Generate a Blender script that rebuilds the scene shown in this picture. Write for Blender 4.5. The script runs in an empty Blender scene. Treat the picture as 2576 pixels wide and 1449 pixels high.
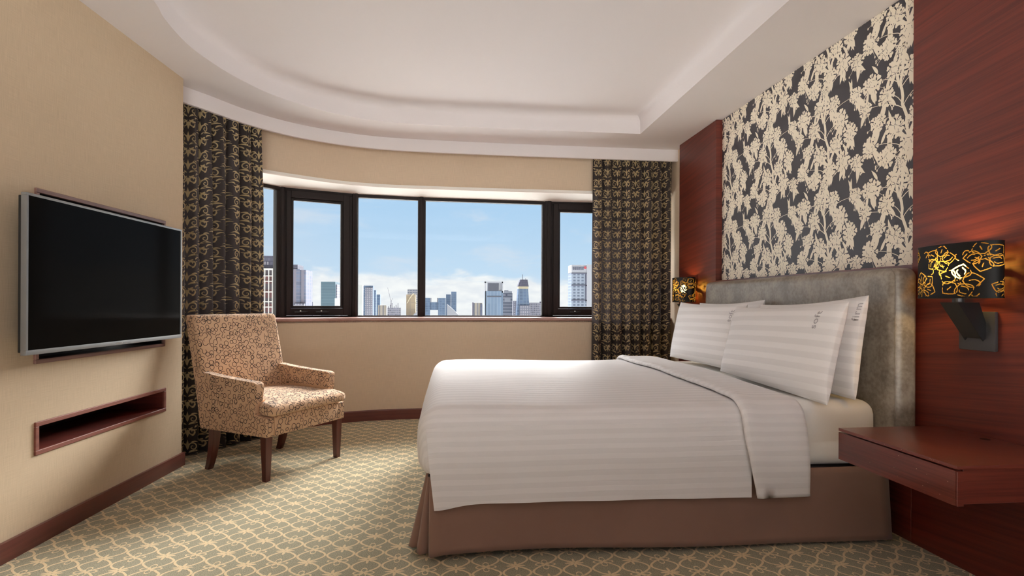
import bpy, bmesh, math, random
from mathutils import Vector, Matrix
from mathutils.geometry import tessellate_polygon
from mathutils.bvhtree import BVHTree
import numpy as np
PI = math.pi
sc = bpy.context.scene
C = sc.collection
random.seed(7)

# ------------------------------------------------------------------ camera
cd = bpy.data.cameras.new('camera')
cam = bpy.data.objects.new('camera', cd); C.objects.link(cam)
cd.sensor_width = 36; cd.lens = 1379/2576*36
cd.shift_y = (761.75-724.5)/2576
cd.clip_start = 0.05; cd.clip_end = 5000
yaw, roll = 0.1075, 0.00467
fwd = Vector((math.sin(yaw), math.cos(yaw), 0)); rt = Vector((math.cos(yaw), -math.sin(yaw), 0)); up = Vector((0, 0, 1))
r2 = rt*math.cos(roll) + up*math.sin(roll); u2 = up*math.cos(roll) - rt*math.sin(roll)
M = Matrix((r2, u2, -fwd)).transposed().to_4x4(); M.translation = Vector((0, 0, 1.05))
cam.matrix_world = M
sc.camera = cam
sc.view_settings.view_transform = 'Standard'; sc.view_settings.look = 'None'
sc.view_settings.exposure = 0.17; sc.view_settings.gamma = 1
sc.cycles.use_denoising = True
sc.cycles.max_bounces = 10; sc.cycles.diffuse_bounces = 6; sc.cycles.glossy_bounces = 4
sc.cycles.transmission_bounces = 6; sc.cycles.transparent_max_bounces = 12
sc.cycles.sample_clamp_indirect = 6
sc.cycles.caustics_reflective = False; sc.cycles.caustics_refractive = False

# ------------------------------------------------------------------ node helpers
class X:
    """a shader socket with arithmetic"""
    def __init__(s, nt, v): s.nt = nt; s.v = v
    def op(s, o, *a, clamp=False):
        n = s.nt.nodes.new('ShaderNodeMath'); n.operation = o; n.use_clamp = clamp
        for i, q in enumerate((s,)+a):
            q = q.v if isinstance(q, X) else q
            if isinstance(q, (int, float)): n.inputs[i].default_value = q
            else: s.nt.links.new(q, n.inputs[i])
        return X(s.nt, n.outputs[0])
    def __add__(s, o): return s.op('ADD', o)
    __radd__ = __add__
    def __sub__(s, o): return s.op('SUBTRACT', o)
    def __rsub__(s, o): return X(s.nt, o).op('SUBTRACT', s)
    def __mul__(s, o): return s.op('MULTIPLY', o)
    __rmul__ = __mul__
    def __truediv__(s, o): return s.op('DIVIDE', o)
    def abs(s): return s.op('ABSOLUTE')
    def floor(s): return s.op('FLOOR')
    def fract(s): return s.op('FRACT')
    def cos(s): return s.op('COSINE')
    def sin(s): return s.op('SINE')
    def sqrt(s): return s.op('SQRT')
    def lt(s, o): return s.op('LESS_THAN', o)
    def gt(s, o): return s.op('GREATER_THAN', o)
    def max(s, o): return s.op('MAXIMUM', o)
    def min(s, o): return s.op('MINIMUM', o)
    def step(s, a, b):
        n = s.nt.nodes.new('ShaderNodeMapRange'); n.interpolation_type = 'SMOOTHSTEP'
        s.nt.links.new(s.v, n.inputs['Value']); n.inputs['From Min'].default_value = a; n.inputs['From Max'].default_value = b
        if a > b:
            n.inputs['From Min'].default_value = b; n.inputs['From Max'].default_value = a
            n.inputs['To Min'].default_value = 1; n.inputs['To Max'].default_value = 0
        return X(s.nt, n.outputs[0])
def coords(nt, kind='Object'):
    t = nt.nodes.new('ShaderNodeTexCoord'); sp = nt.nodes.new('ShaderNodeSeparateXYZ')
    nt.links.new(t.outputs[kind], sp.inputs[0])
    return t.outputs[kind], X(nt, sp.outputs[0]), X(nt, sp.outputs[1]), X(nt, sp.outputs[2])
def combine(nt, x, y, z):
    c = nt.nodes.new('ShaderNodeCombineXYZ')
    for i, q in enumerate((x, y, z)):
        q = q.v if isinstance(q, X) else q
        if isinstance(q, (int, float)): c.inputs[i].default_value = q
        else: nt.links.new(q, c.inputs[i])
    return c.outputs[0]
def noise(nt, vec, scale=5, detail=3, rough=.5, dist=0):
    n = nt.nodes.new('ShaderNodeTexNoise'); n.inputs['Scale'].default_value = scale
    n.inputs['Detail'].default_value = detail; n.inputs['Roughness'].default_value = rough; n.inputs['Distortion'].default_value = dist
    if vec is not None: nt.links.new(vec, n.inputs['Vector'])
    return X(nt, n.outputs['Fac'])
def mapping(nt, vec, scale=(1, 1, 1), rot=(0, 0, 0), loc=(0, 0, 0)):
    m = nt.nodes.new('ShaderNodeMapping'); nt.links.new(vec, m.inputs[0])
    m.inputs['Scale'].default_value = scale; m.inputs['Rotation'].default_value = rot; m.inputs['Location'].default_value = loc
    return m.outputs[0]
def mixc(nt, f, a, b):
    n = nt.nodes.new('ShaderNodeMix'); n.data_type = 'RGBA'
    f = f.v if isinstance(f, X) else f
    if isinstance(f, (int, float)): n.inputs[0].default_value = f
    else: nt.links.new(f, n.inputs[0])
    for i, q in ((6, a), (7, b)):
        if isinstance(q, (tuple, list)): n.inputs[i].default_value = tuple(q)+(1,) if len(q) == 3 else q
        else: nt.links.new(q, n.inputs[i])
    return n.outputs[2]
def bump(nt, h, strength=.2, dist=.01):
    b = nt.nodes.new('ShaderNodeBump'); b.inputs['Strength'].default_value = strength; b.inputs['Distance'].default_value = dist
    nt.links.new(h.v if isinstance(h, X) else h, b.inputs['Height'])
    return b.outputs[0]
def S(r, g, b):
    """sRGB 0-255 to linear"""
    f = lambda c: (c/255)/12.92 if c/255 <= .04045 else ((c/255+.055)/1.055)**2.4
    return (f(r), f(g), f(b))
def mat(name, col=(.8, .8, .8), rough=.6, metal=0, spec=.5, coat=0, sheen=0):
    m = bpy.data.materials.new(name); m.use_nodes = True
    nt = m.node_tree; p = nt.nodes['Principled BSDF']
    p.inputs['Base Color'].default_value = tuple(col)+(1,)
    p.inputs['Roughness'].default_value = rough; p.inputs['Metallic'].default_value = metal
    p.inputs['Specular IOR Level'].default_value = spec; p.inputs['Coat Weight'].default_value = coat
    p.inputs['Sheen Weight'].default_value = sheen
    m['_p'] = 1
    return m, nt, p
def setc(nt, p, sock, v): nt.links.new(v.v if isinstance(v, X) else v, p.inputs[sock])

# ------------------------------------------------------------------ world: sky with clouds
w = bpy.data.worlds.new('sky'); sc.world = w; w.use_nodes = True
nt = w.node_tree; nt.nodes.clear()
g, gx, gy, gz = coords(nt, 'Generated')
az = gx.op('ARCTAN2', gy)
cv = combine(nt, az*9, gz*22, 0)
n1 = noise(nt, cv, 1.0, 6, .55, .3)
bank_top = .045 + (n1-.5)*.10
bank = (gz - bank_top).step(.012, -.010)
n2 = noise(nt, combine(nt, az*5, gz*16, 3.0), 1.3, 6, .6, .4)
wisp = n2.step(.50, .72)*.55
haze_left = az.step(-.12, -.45)*.55
bluehi, bluelo = S(173, 209, 241), S(202, 225, 245)
blue = mixc(nt, gz.step(.0, .22), bluelo, bluehi)
c1 = mixc(nt, wisp, blue, S(222, 228, 238))
c1b = mixc(nt, haze_left, c1, S(208, 217, 229))
cloudcol = mixc(nt, noise(nt, cv, 3.0, 4).step(.3, .7), S(234, 237, 242), S(252, 252, 251))
c2 = mixc(nt, bank, c1b, cloudcol)
# added fill for the room: sky boosted overhead, even glow behind the camera
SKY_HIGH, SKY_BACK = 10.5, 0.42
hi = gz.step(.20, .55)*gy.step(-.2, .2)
leftb = az.step(.1, -.9)  # extra sky brightness toward the left, added to light the bed side
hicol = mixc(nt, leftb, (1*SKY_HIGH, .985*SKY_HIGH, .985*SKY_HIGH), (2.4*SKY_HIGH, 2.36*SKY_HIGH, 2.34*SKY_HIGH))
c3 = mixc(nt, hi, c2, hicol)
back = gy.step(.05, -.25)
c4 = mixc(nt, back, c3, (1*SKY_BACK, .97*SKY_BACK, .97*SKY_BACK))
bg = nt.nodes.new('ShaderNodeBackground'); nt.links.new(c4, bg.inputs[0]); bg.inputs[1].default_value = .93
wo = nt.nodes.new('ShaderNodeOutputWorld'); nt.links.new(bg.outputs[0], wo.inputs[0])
w.cycles.sampling_method = 'MANUAL'; w.cycles.sample_map_resolution = 1024

# ------------------------------------------------------------------ sun (hazy, soft) through the window
sl = bpy.data.lights.new('sun', 'SUN'); sl.energy = 12.5; sl.angle = math.radians(29); sl.color = (1, .965, .92)
so = bpy.data.objects.new('sun', sl); C.objects.link(so)
so.rotation_euler = Vector((-.50, -1, -.60)).to_track_quat('-Z', 'Y').to_euler(); so.location = (30, 60, 50)

# ------------------------------------------------------------------ mesh helpers
class MB:
    def __init__(s): s.v = []; s.f = []; s.m = []; s.uv = {}
    def add(s, vs, fs, mi=0):
        b = len(s.v); s.v += [tuple(q) for q in vs]
        for f in fs: s.f.append([b+i for i in f]); s.m.append(mi)
        return b
    def box(s, a, b, mi=0):
        x0, y0, z0 = a; x1, y1, z1 = b
        s.add([(x0,y0,z0),(x1,y0,z0),(x1,y1,z0),(x0,y1,z0),(x0,y0,z1),(x1,y0,z1),(x1,y1,z1),(x0,y1,z1)],
              [(0,3,2,1),(4,5,6,7),(0,1,5,4),(1,2,6,5),(2,3,7,6),(3,0,4,7)], mi)
    def tbox(s, fn, a, b, mi=0):
        x0, y0, z0 = a; x1, y1, z1 = b
        s.add([fn(*q) for q in [(x0,y0,z0),(x1,y0,z0),(x1,y1,z0),(x0,y1,z0),(x0,y0,z1),(x1,y0,z1),(x1,y1,z1),(x0,y1,z1)]],
              [(0,3,2,1),(4,5,6,7),(0,1,5,4),(1,2,6,5),(2,3,7,6),(3,0,4,7)], mi)
    def grid(s, P, mi=0, close_u=False, flip=False):
        n = len(P); m = len(P[0]); b = len(s.v)
        for r in P:
            for q in r: s.v.append(tuple(q))
        for i in range(n if close_u else n-1):
            for j in range(m-1):
                i2 = (i+1) % n
                f = [b+i*m+j, b+i2*m+j, b+i2*m+j+1, b+i*m+j+1]
                s.f.append(f[::-1] if flip else f); s.m.append(mi)
        return b
    def tube(s, pts, r, n=8, mi=0, cap=True):
        rows = []
        pts = [Vector(p) for p in pts]
        for i, p in enumerate(pts):
            t = (pts[min(i+1, len(pts)-1)]-pts[max(i-1, 0)]).normalized()
            a = t.cross(Vector((0, 0, 1)))
            if a.length < .05: a = t.cross(Vector((1, 0, 0)))
            a.normalize(); b2 = t.cross(a)
            rr = r[i] if isinstance(r, (list, tuple)) else r
            rows.append([p+(a*math.cos(k*2*PI/n)+b2*math.sin(k*2*PI/n))*rr for k in range(n)])
        b = len(s.v)
        for q in rows: s.v += [tuple(x) for x in q]
        for i in range(len(rows)-1):
            for k in range(n):
                k2 = (k+1) % n
                s.f.append([b+i*n+k, b+i*n+k2, b+(i+1)*n+k2, b+(i+1)*n+k]); s.m.append(mi)
        if cap:
            s.f.append([b+k for k in range(n)][::-1]); s.m.append(mi)
            s.f.append([b+(len(rows)-1)*n+k for k in range(n)]); s.m.append(mi)
    def prism(s, poly, fn, lo, hi, mi=0):
        """extrude a 2D polygon; fn(u, v, w) gives the point"""
        n = len(poly)
        vs = [fn(u, v, lo) for u, v in poly]+[fn(u, v, hi) for u, v in poly]
        s.add(vs, [list(range(n))[::-1], list(range(n, 2*n))]+[[i, (i+1) % n, n+(i+1) % n, n+i] for i in range(n)], mi)
    def build(s, name, mats, parent=None, smooth=False, bevel=0, seg=2, fix=True, weld=0):
        me = bpy.data.meshes.new(name); me.from_pydata(s.v, [], s.f)
        mats = mats if isinstance(mats, (list, tuple)) else [mats]
        for m in mats: me.materials.append(m)
        me.polygons.foreach_set('material_index', s.m)
        if fix or bevel or weld:
            bm = bmesh.new(); bm.from_mesh(me)
            if weld: bmesh.ops.remove_doubles(bm, verts=bm.verts, dist=weld)
            if fix: bmesh.ops.recalc_face_normals(bm, faces=bm.faces)
            if bevel:
                es = [e for e in bm.edges if len(e.link_faces) == 2 and e.calc_face_angle(0) > .5]
                bmesh.ops.bevel(bm, geom=es, offset=bevel, segments=seg, profile=.7, affect='EDGES', clamp_overlap=True)
            bm.to_mesh(me); bm.free()
        if smooth:
            for p in me.polygons: p.use_smooth = True
        elif bevel:
            for p in me.polygons: p.use_smooth = True
            me.set_sharp_from_angle(angle=math.radians(35))
        o = bpy.data.objects.new(name, me); C.objects.link(o)
        if parent: o.parent = parent
        return o
def tag(o, label=None, cat=None, group=None, kind=None):
    if label: o['label'] = label
    if cat: o['category'] = cat
    if group: o['group'] = group
    if kind: o['kind'] = kind
    return o
def thing(name, label, cat, loc=(0, 0, 0), group=None, rz=0):
    o = bpy.data.objects.new(name, None); C.objects.link(o); o.location = loc; o.rotation_euler = (0, 0, rz)
    o.empty_display_size = .1
    bpy.context.view_layer.update()
    return tag(o, label, cat, group)
def struct(o, label=None): return tag(o, label, kind='structure')
def worldchild(root, ob):
    """parts are written in world coordinates; hang them on their thing without moving them"""
    ob.parent = root; ob.matrix_parent_inverse = root.matrix_world.inverted(); return ob
def catmull(P, n=8):
    out = []
    for i in range(len(P)-1):
        p0, p1, p2, p3 = P[max(i-1, 0)], P[i], P[i+1], P[min(i+2, len(P)-1)]
        for k in range(n):
            t = k/n
            out.append(tuple(.5*((2*b)+(-a+c)*t+(2*a-5*b+4*c-d)*t*t+(-a+3*b-3*c+d)*t**3) for a, b, c, d in zip(p0, p1, p2, p3)))
    out.append(tuple(P[-1])); return out
def offset2(P, d):
    """offset an open 2D polyline to its left by d"""
    out = []
    for i in range(len(P)):
        a = P[max(i-1, 0)]; b = P[min(i+1, len(P)-1)]
        t = Vector((b[0]-a[0], b[1]-a[1])); t.normalize()
        out.append((P[i][0]-t.y*d, P[i][1]+t.x*d))
    return out
def sweep(name, P, prof, m, parent=None, smooth=True, closed=False):
    """sweep a profile of (offset, z) along polyline P"""
    rows = [[(q[0], q[1], z) for q in offset2(P, d)] for d, z in prof]
    b = MB(); b.grid(rows, close_u=closed)
    if closed:
        n = len(P); k = len(rows)
        b.f.append([i*n for i in range(k)]); b.m.append(0); b.f.append([i*n+n-1 for i in range(k)][::-1]); b.m.append(0)
    o = b.build(name, m, parent, smooth=smooth)
    if smooth: o.data.set_sharp_from_angle(angle=math.radians(30))
    return o

# ------------------------------------------------------------------ materials
def weave(name, base, var=.12, rough=.8, sc_=1.0, b=.12):
    m, nt, p = mat(name, base, rough, spec=.25)
    v, x, y, z = coords(nt)
    h = x+y
    vert = noise(nt, combine(nt, h*420*sc_, z*14*sc_, 0), 1, 2)
    hor = noise(nt, combine(nt, h*10*sc_, z*520*sc_, 5.0), 1, 2)
    big = noise(nt, v, 1.5, 2)
    f = (vert*.55+hor*.45)
    ff = f.step(.25, .75)*.8 + big*.25
    c = mixc(nt, ff, tuple(q*(1-var) for q in base), tuple(min(1, q*(1+var)) for q in base))
    setc(nt, p, 'Base Color', c); setc(nt, p, 'Normal', bump(nt, f, b, .002))
    return m
M_wall = weave('linen_wallcovering', S(196, 176, 150))
M_wallb = weave('linen_wallcovering_window_wall', S(210, 190, 166), var=.10)
M_ceil, nt, p = mat('ceiling_paint', S(224, 219, 220), .85, spec=.2)
v, x, y, z = coords(nt); setc(nt, p, 'Normal', bump(nt, noise(nt, v, 60, 3), .03, .002))
M_white, nt, p = mat('white_painted_trim', S(246, 243, 236), .6, spec=.2)

def wood(name, c1, c2, axis='Y', rough=.32, scale=1, coat=.25, vscale=1.0, slope=0.0):
    m, nt, p = mat(name, c1, rough, spec=.5, coat=coat)
    p.inputs['Coat Roughness'].default_value = .24
    v, x, y, z = coords(nt)
    if axis == 'Y': a, b_ = y+x, z+y*slope
    elif axis == 'X': a, b_ = x, y+z
    else: a, b_ = z, x+y
    g1 = noise(nt, combine(nt, a*1.3*scale, b_*55*scale*vscale, 1.0), 1, 5, .6, .25)
    g2 = noise(nt, combine(nt, a*4*scale, b_*260*scale*vscale, 2.0), 1, 2)
    g3 = noise(nt, combine(nt, a*.7, b_*16*vscale, 7.0), 1, 3, .6, .2)
    f = (g1*.5+g2*.2+g3*.35).step(.35, .72)
    setc(nt, p, 'Base Color', mixc(nt, f, c1, c2))
    setc(nt, p, 'Roughness', rough+g2*.12)
    setc(nt, p, 'Normal', bump(nt, g2, .05, .001))
    return m
M_panel = wood('mahogany_panel', S(78, 28, 21), S(118, 47, 33), 'Y', .42, slope=.10, coat=.08)
M_redwood = wood('mahogany_furniture', S(82, 32, 25), S(124, 58, 44), 'Y', .25, coat=.5)
M_base = wood('mahogany_baseboard', S(84, 38, 32), S(112, 58, 48), 'Y', .35)
M_leg = wood('mahogany_leg', S(72, 34, 28), S(100, 52, 42), 'Z', .3)
M_frame = wood('walnut_frame', S(112, 80, 72), S(146, 110, 100), 'Y', .4)
M_sill = wood('rosewood_sill', S(150, 108, 98), S(178, 136, 124), 'X', .3)
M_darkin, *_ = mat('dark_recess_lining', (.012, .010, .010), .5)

# carpet ---------------------------------------------------------------
M_carpet, nt, p = mat('patterned_carpet', (.3, .3, .2), .95, spec=.1, sheen=.2)
v, x, y, z = coords(nt)
wob = noise(nt, v, 22, 2)
Xc = (x-.374+ (wob-.5)*.006)/.119; Yc = (y-2.175+(wob-.5)*.006)/.112
fx = (Xc+.5).fract()-.5; fy = (Yc+.5).fract()-.5
par = ((Xc+.5).floor()+(Yc+.5).floor())*.5
par = par.fract().abs().gt(.25)
cs = (fy*2*PI).cos(); sn = (fy*2*PI).sin()
gg = (.5-.5*cs).op('POWER', .62)*.40+.058
cpi = (fy*PI).cos()
dline = (fx.abs()-gg).abs()/((cpi*cpi*1.5+1).sqrt())
line = dline.step(.052, .030)
r_ = (fx*fx+fy*fy).sqrt(); th = fy.op('ARCTAN2', fx)
star = (r_-(.205+.085*(th*8).cos()+.035*(th*4).cos())).step(.012, -.012)
star = star*(r_-.02).step(0, .02)
pet = .36*(th*2).cos().abs()
loop = (r_-pet*.92).abs().step(.040, .022)*r_.step(.05, .07)
loop2 = (r_-.18*((th*2+PI/2).cos().abs())).step(.02, -.01)
opn = loop.max(loop2).max(r_.step(.05, .035))
flower = star*par+opn*(1-par)
clear = (r_-.20).step(-.02, .02)
patt = (line*(clear.max(.6))).max(flower)
sp = noise(nt, v, 300, 2, .8)
sp2 = noise(nt, v, 900, 1, .7)
big = noise(nt, v, 1.3, 2)
dark = mixc(nt, (sp*.6+sp2*.4).step(.36, .64), S(94, 90, 68), S(188, 180, 152))
light = mixc(nt, sp2.step(.3, .7), S(204, 180, 138), S(234, 212, 172))
cc = mixc(nt, patt, dark, light)
setc(nt, p, 'Base Color', cc)
setc(nt, p, 'Normal', bump(nt, sp*.6+patt*.4, .5, .004))

def fabric(name, c, rough=.9, sc_=900, b=.25, sheen=.2):
    m, nt, p = mat(name, c, rough, spec=.15, sheen=sheen)
    v, x, y, z = coords(nt); n = noise(nt, v, sc_, 2); n2 = noise(nt, v, 12, 3)
    setc(nt, p, 'Base Color', mixc(nt, n*.6+n2*.4, tuple(q*.86 for q in c), tuple(min(1, q*1.12) for q in c)))
    setc(nt, p, 'Normal', bump(nt, n, b, .001))
    return m
M_chair = fabric('tan_upholstery', S(206, 170, 138))
M_squig = fabric('dark_squiggle_thread', S(54, 46, 46))
M_skirt = fabric('brown_bed_skirt', S(142, 112, 98), sc_=1400)
M_lining = fabric('grey_base_cloth', S(118, 108, 108))
M_black, *_ = mat('black_metal', (.012, .012, .013), .35)
M_blackmatte, *_ = mat('black_shade_lacquer', (.008, .008, .008), .5, spec=.25)
M_plate, *_ = mat('dark_grey_metal_plate', (.10, .10, .105), .35, metal=.6)
M_alu, *_ = mat('brown_black_aluminium', S(40, 35, 35), .6, spec=.2)
M_steel, *_ = mat('steel', (.6, .6, .6), .3, metal=1)
M_bezel, *_ = mat('silver_bezel', S(138, 140, 142), .42, metal=.5)
M_screen, *_ = mat('black_screen', (.007, .0065, .006), .10, spec=.015)
M_tvback, *_ = mat('black_plastic', (.015, .015, .015), .5)

# striped sateen; the stripe coordinate is the mesh's uv
def stripes(name, c1, c2, period):
    m, nt, p = mat(name, c1, .7, spec=.12, sheen=.08)
    v, x, y, z = coords(nt, 'UV')
    s = ((y/period)*2*PI).sin().step(-.25, .25)
    o, ox, oy, oz = coords(nt)
    fn = noise(nt, o, 700, 2)
    setc(nt, p, 'Base Color', mixc(nt, s, c1, c2))
    setc(nt, p, 'Roughness', .58+s*.25)
    setc(nt, p, 'Normal', bump(nt, s*.6+fn*.15+noise(nt, o, 6, 3)*2.0, .22, .003))
    return m
M_duvet = stripes('white_striped_sateen', S(224, 221, 221), S(218, 215, 215), .050)
M_pillow = stripes('white_striped_pillowcase', S(242, 240, 240), S(232, 230, 230), .056)
M_sheet, nt, p = mat('white_bed_sheet', S(232, 228, 222), .7, sheen=.2)
v, x, y, z = coords(nt); setc(nt, p, 'Normal', bump(nt, noise(nt, v, 5, 4), .15, .01))
M_embro, *_ = mat('grey_embroidery', S(176, 172, 176), .7)

# leather
M_leather, nt, p = mat('grey_brown_leather', S(98, 88, 76), .36, spec=.7, coat=.15)
p.inputs['Coat Roughness'].default_value = .22
v, x, y, z = coords(nt)
n = noise(nt, v, 9, 5, .62); n2 = noise(nt, v, 60, 3); n3 = noise(nt, v, 260, 3)
f = (n*.65+n2*.35).step(.34, .66)
setc(nt, p, 'Base Color', mixc(nt, f, S(116, 107, 97), S(162, 153, 140)))
setc(nt, p, 'Roughness', .32+n*.16); setc(nt, p, 'Normal', bump(nt, n3*.5+n2*.5, .12, .002))

# glass: clear, slightly reflective
M_glass = bpy.data.materials.new('window_glass'); M_glass.use_nodes = True
nt = M_glass.node_tree; nt.nodes.clear()
tr = nt.nodes.new('ShaderNodeBsdfTransparent'); tr.inputs[0].default_value = (.97, .985, .985, 1)
gl = nt.nodes.new('ShaderNodeBsdfGlossy'); gl.inputs['Roughness'].default_value = .02
mx = nt.nodes.new('ShaderNodeMixShader'); fr = nt.nodes.new('ShaderNodeFresnel'); fr.inputs[0].default_value = 1.25
nt.links.new(fr.outputs[0], mx.inputs[0]); nt.links.new(tr.outputs[0], mx.inputs[1]); nt.links.new(gl.outputs[0], mx.inputs[2])
ou = nt.nodes.new('ShaderNodeOutputMaterial'); nt.links.new(mx.outputs[0], ou.inputs[0])

# curtains: dark brocade with a little light through it
def cloth_tr(name, c, t=.22, rough=.75, sheen=.1, spec=.3):
    m, nt, p = mat(name, c, rough, spec=spec, sheen=sheen)
    v, x, y, z = coords(nt); n = noise(nt, v, 600, 2)
    cc = mixc(nt, n, tuple(q*.8 for q in c), tuple(min(1, q*1.2) for q in c))
    setc(nt, p, 'Base Color', cc)
    tl = nt.nodes.new('ShaderNodeBsdfTranslucent'); nt.links.new(cc, tl.inputs[0])
    ms = nt.nodes.new('ShaderNodeMixShader'); ms.inputs[0].default_value = t
    nt.links.new(p.outputs[0], ms.inputs[1]); nt.links.new(tl.outputs[0], ms.inputs[2])
    nt.links.new(ms.outputs[0], nt.nodes['Material Output'].inputs[0])
    return m
M_curt = cloth_tr('charcoal_brown_brocade', S(58, 51, 50), .22)
M_gold = cloth_tr('gold_brocade_thread', S(190, 168, 126), .22, .45, .2, .5)

M_paper, nt, p = mat('charcoal_wallpaper', S(62, 60, 66), .42, spec=.5)
M_bloss, nt, p = mat('champagne_blossom_print', S(248, 238, 218), .42, metal=.05)

# ================================================================== ROOM SHELL
ZC = 2.474           # lower ceiling
D1, D2 = 2.018, 2.069  # wood panels, wallpaper plane
YB = -1.6
# floor
b = MB(); b.box((-3.2, YB, -.12), (2.5, 5.9, 0)); struct(b.build('floor', M_carpet))

# ceiling with a curved tray
tray = catmull([(-1.40, -.6), (-1.40, .8), (-1.395, 2.0), (-1.41, 2.70), (-1.45, 2.93), (-1.468, 3.16), (-1.45, 3.36), (-1.385, 3.62), (-1.265, 3.887),
                (-1.10, 4.085), (-.93, 4.235), (-.667, 4.37), (-.40, 4.425), (-.118, 4.447), (.5, 4.465), (1.0, 4.466)], 6)
tray += [(1.56, 4.466), (1.56, -.6)]
outer = [(-3.2, YB), (2.5, YB), (2.5, 5.9), (-3.2, 5.9)]
vs = [Vector((*q, ZC)) for q in outer]+[Vector((*q, ZC)) for q in tray]
tri = tessellate_polygon([[Vector((*q, 0)) for q in outer], [Vector((*q, 0)) for q in tray]])
b = MB(); b.add(vs, [list(t) for t in tri])
n = len(tray); cx_, cy_ = .1, 2.0
def inset(P, d):
    # closed outline inset toward the middle (right of travel direction)
    out = []
    N = len(P)
    for i in range(N):
        a = Vector(P[i-1]); c = Vector(P[i]); e = Vector(P[(i+1) % N])
        t1 = (c-a).normalized(); t2 = (e-c).normalized()
        n1_ = Vector((t1.y, -t1.x)); n2_ = Vector((t2.y, -t2.x))
        m_ = (n1_+n2_); m_.normalize(); k = max(.35, m_.dot(n1_))
        q = c+m_*d/k; out.append((q.x, q.y))
    return out
prof = [(0, ZC), (0, ZC+.005), (.002, ZC+.10), (.008, ZC+.118), (.022, ZC+.135), (.045, ZC+.147), (.08, ZC+.155)]
rows = [[(q[0], q[1], z) for q in inset(tray, d)] for d, z in prof]
rows = [r+[r[0]] for r in rows]
b.grid(rows)
top = rows[-1][:-1]; tt = tessellate_polygon([[Vector(q) for q in top]])
b.add(top, [list(t) for t in tt])
o = b.build('ceiling', M_ceil, smooth=True, weld=.0005); o.data.set_sharp_from_angle(angle=math.radians(28)); struct(o)
# roof slab that keeps daylight out above the tray
b = MB(); b.box((-3.2, YB, ZC+.17), (2.5, 5.9, ZC+.3)); struct(b.build('ceiling_slab', M_ceil))

# window-side pelmet fascia, hanging from the ceiling
pel = catmull([(-2.25, 3.0), (-2.05, 3.36), (-1.92, 3.60), (-1.779, 3.842), (-1.678, 4.0), (-1.538, 4.244), (-1.318, 4.487), (-1.043, 4.668), (-.733, 4.79),
               (-.42, 4.84), (-.13, 4.858), (.22, 4.872), (.943, 4.885), (2.07, 4.887)], 5)
o = sweep('pelmet', pel, [(0, ZC), (0, ZC-.098), (.004, ZC-.105), (.03, ZC-.105), (.03, ZC)], M_ceil, smooth=True)
o.name = 'trim_1'; struct(o, 'white curved pelmet fascia hiding the curtain track')

# window wall
wl = catmull([(-2.45, 3.0), (-2.2, 3.42), (-2.03, 3.72), (-1.87, 4.02), (-1.75, 4.25), (-1.565, 4.50), (-1.283, 4.715), (-.953, 4.905), (-.57, 5.0),
              (-.136, 5.02), (.276, 5.035), (1.31, 5.04), (2.12, 5.04)], 5)
b = MB()
for z0, z1 in ((0, .886), (2.088, ZC)):
    P2 = offset2(wl, .16)
    b.grid([[(q[0], q[1], z) for q in L_] for L_, z in ((wl, z0), (wl, z1), (P2, z1), (P2, z0))], close_u=True)
struct(b.build('wall_back', M_wallb, smooth=True)).data.set_sharp_from_angle(angle=math.radians(30))
# baseboard under the window
o = sweep('baseboard_back', wl, [(0, 0), (-.016, 0), (-.016, .084), (-.010, .092), (0, .092)], M_base); struct(o)

# frame line of the windows (faceted)
FV = [(-2.55, 4.02), (-1.535, 5.155), (-.93, 5.382), (-.31, 5.468), (.968, 5.526), (2.12, 5.526)]
# head soffit and sill board between the wall face and the frames
def strip(name, z, inner, outer_, m, thick, lip=None):
    A = [Vector((*q, z)) for q in inner]; B_ = [Vector((*q, z)) for q in outer_]
    poly = [(a.x, a.y) for a in A]+[(a.x, a.y) for a in reversed(B_)]
    t = tessellate_polygon([[Vector((*q, 0)) for q in poly]])
    b = MB(); nn = len(poly)
    b.add([(q[0], q[1], z) for q in poly], [list(k) for k in t]); b.add([(q[0], q[1], z+thick) for q in poly], [list(k) for k in t])
    for i in range(nn):
        j = (i+1) % nn; p_, q_ = poly[i], poly[j]
        b.add([(*p_, z), (*q_, z), (*q_, z+thick), (*p_, z+thick)], [(0, 1, 2, 3)])
    return b.build(name, m, weld=.0005)
fo = [(-2.62, 4.10)]+[(x_, y_+.05) for x_, y_ in FV[1:]]
o = strip('trim_2', 2.080, offset2(wl, .012), fo, M_white, .04); struct(o, 'white window head soffit')
o = sweep('trim_3', wl, [(-.014, 2.102), (-.014, 2.080), (-.008, 2.074), (.010, 2.074), (.016, 2.080), (.016, 2.102)], M_white, closed=True); struct(o, 'white nosing along the top of the window opening')
o = strip('trim_4', .872, wl, fo, M_sill, .038); struct(o, 'rosewood window sill board')
o = sweep('trim_5', wl, [(.01, .884), (-.014, .886), (-.022, .892), (-.022, .906), (-.014, .912), (.01, .912)], M_sill, closed=True); struct(o, 'rounded rosewood sill nosing')

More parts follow.
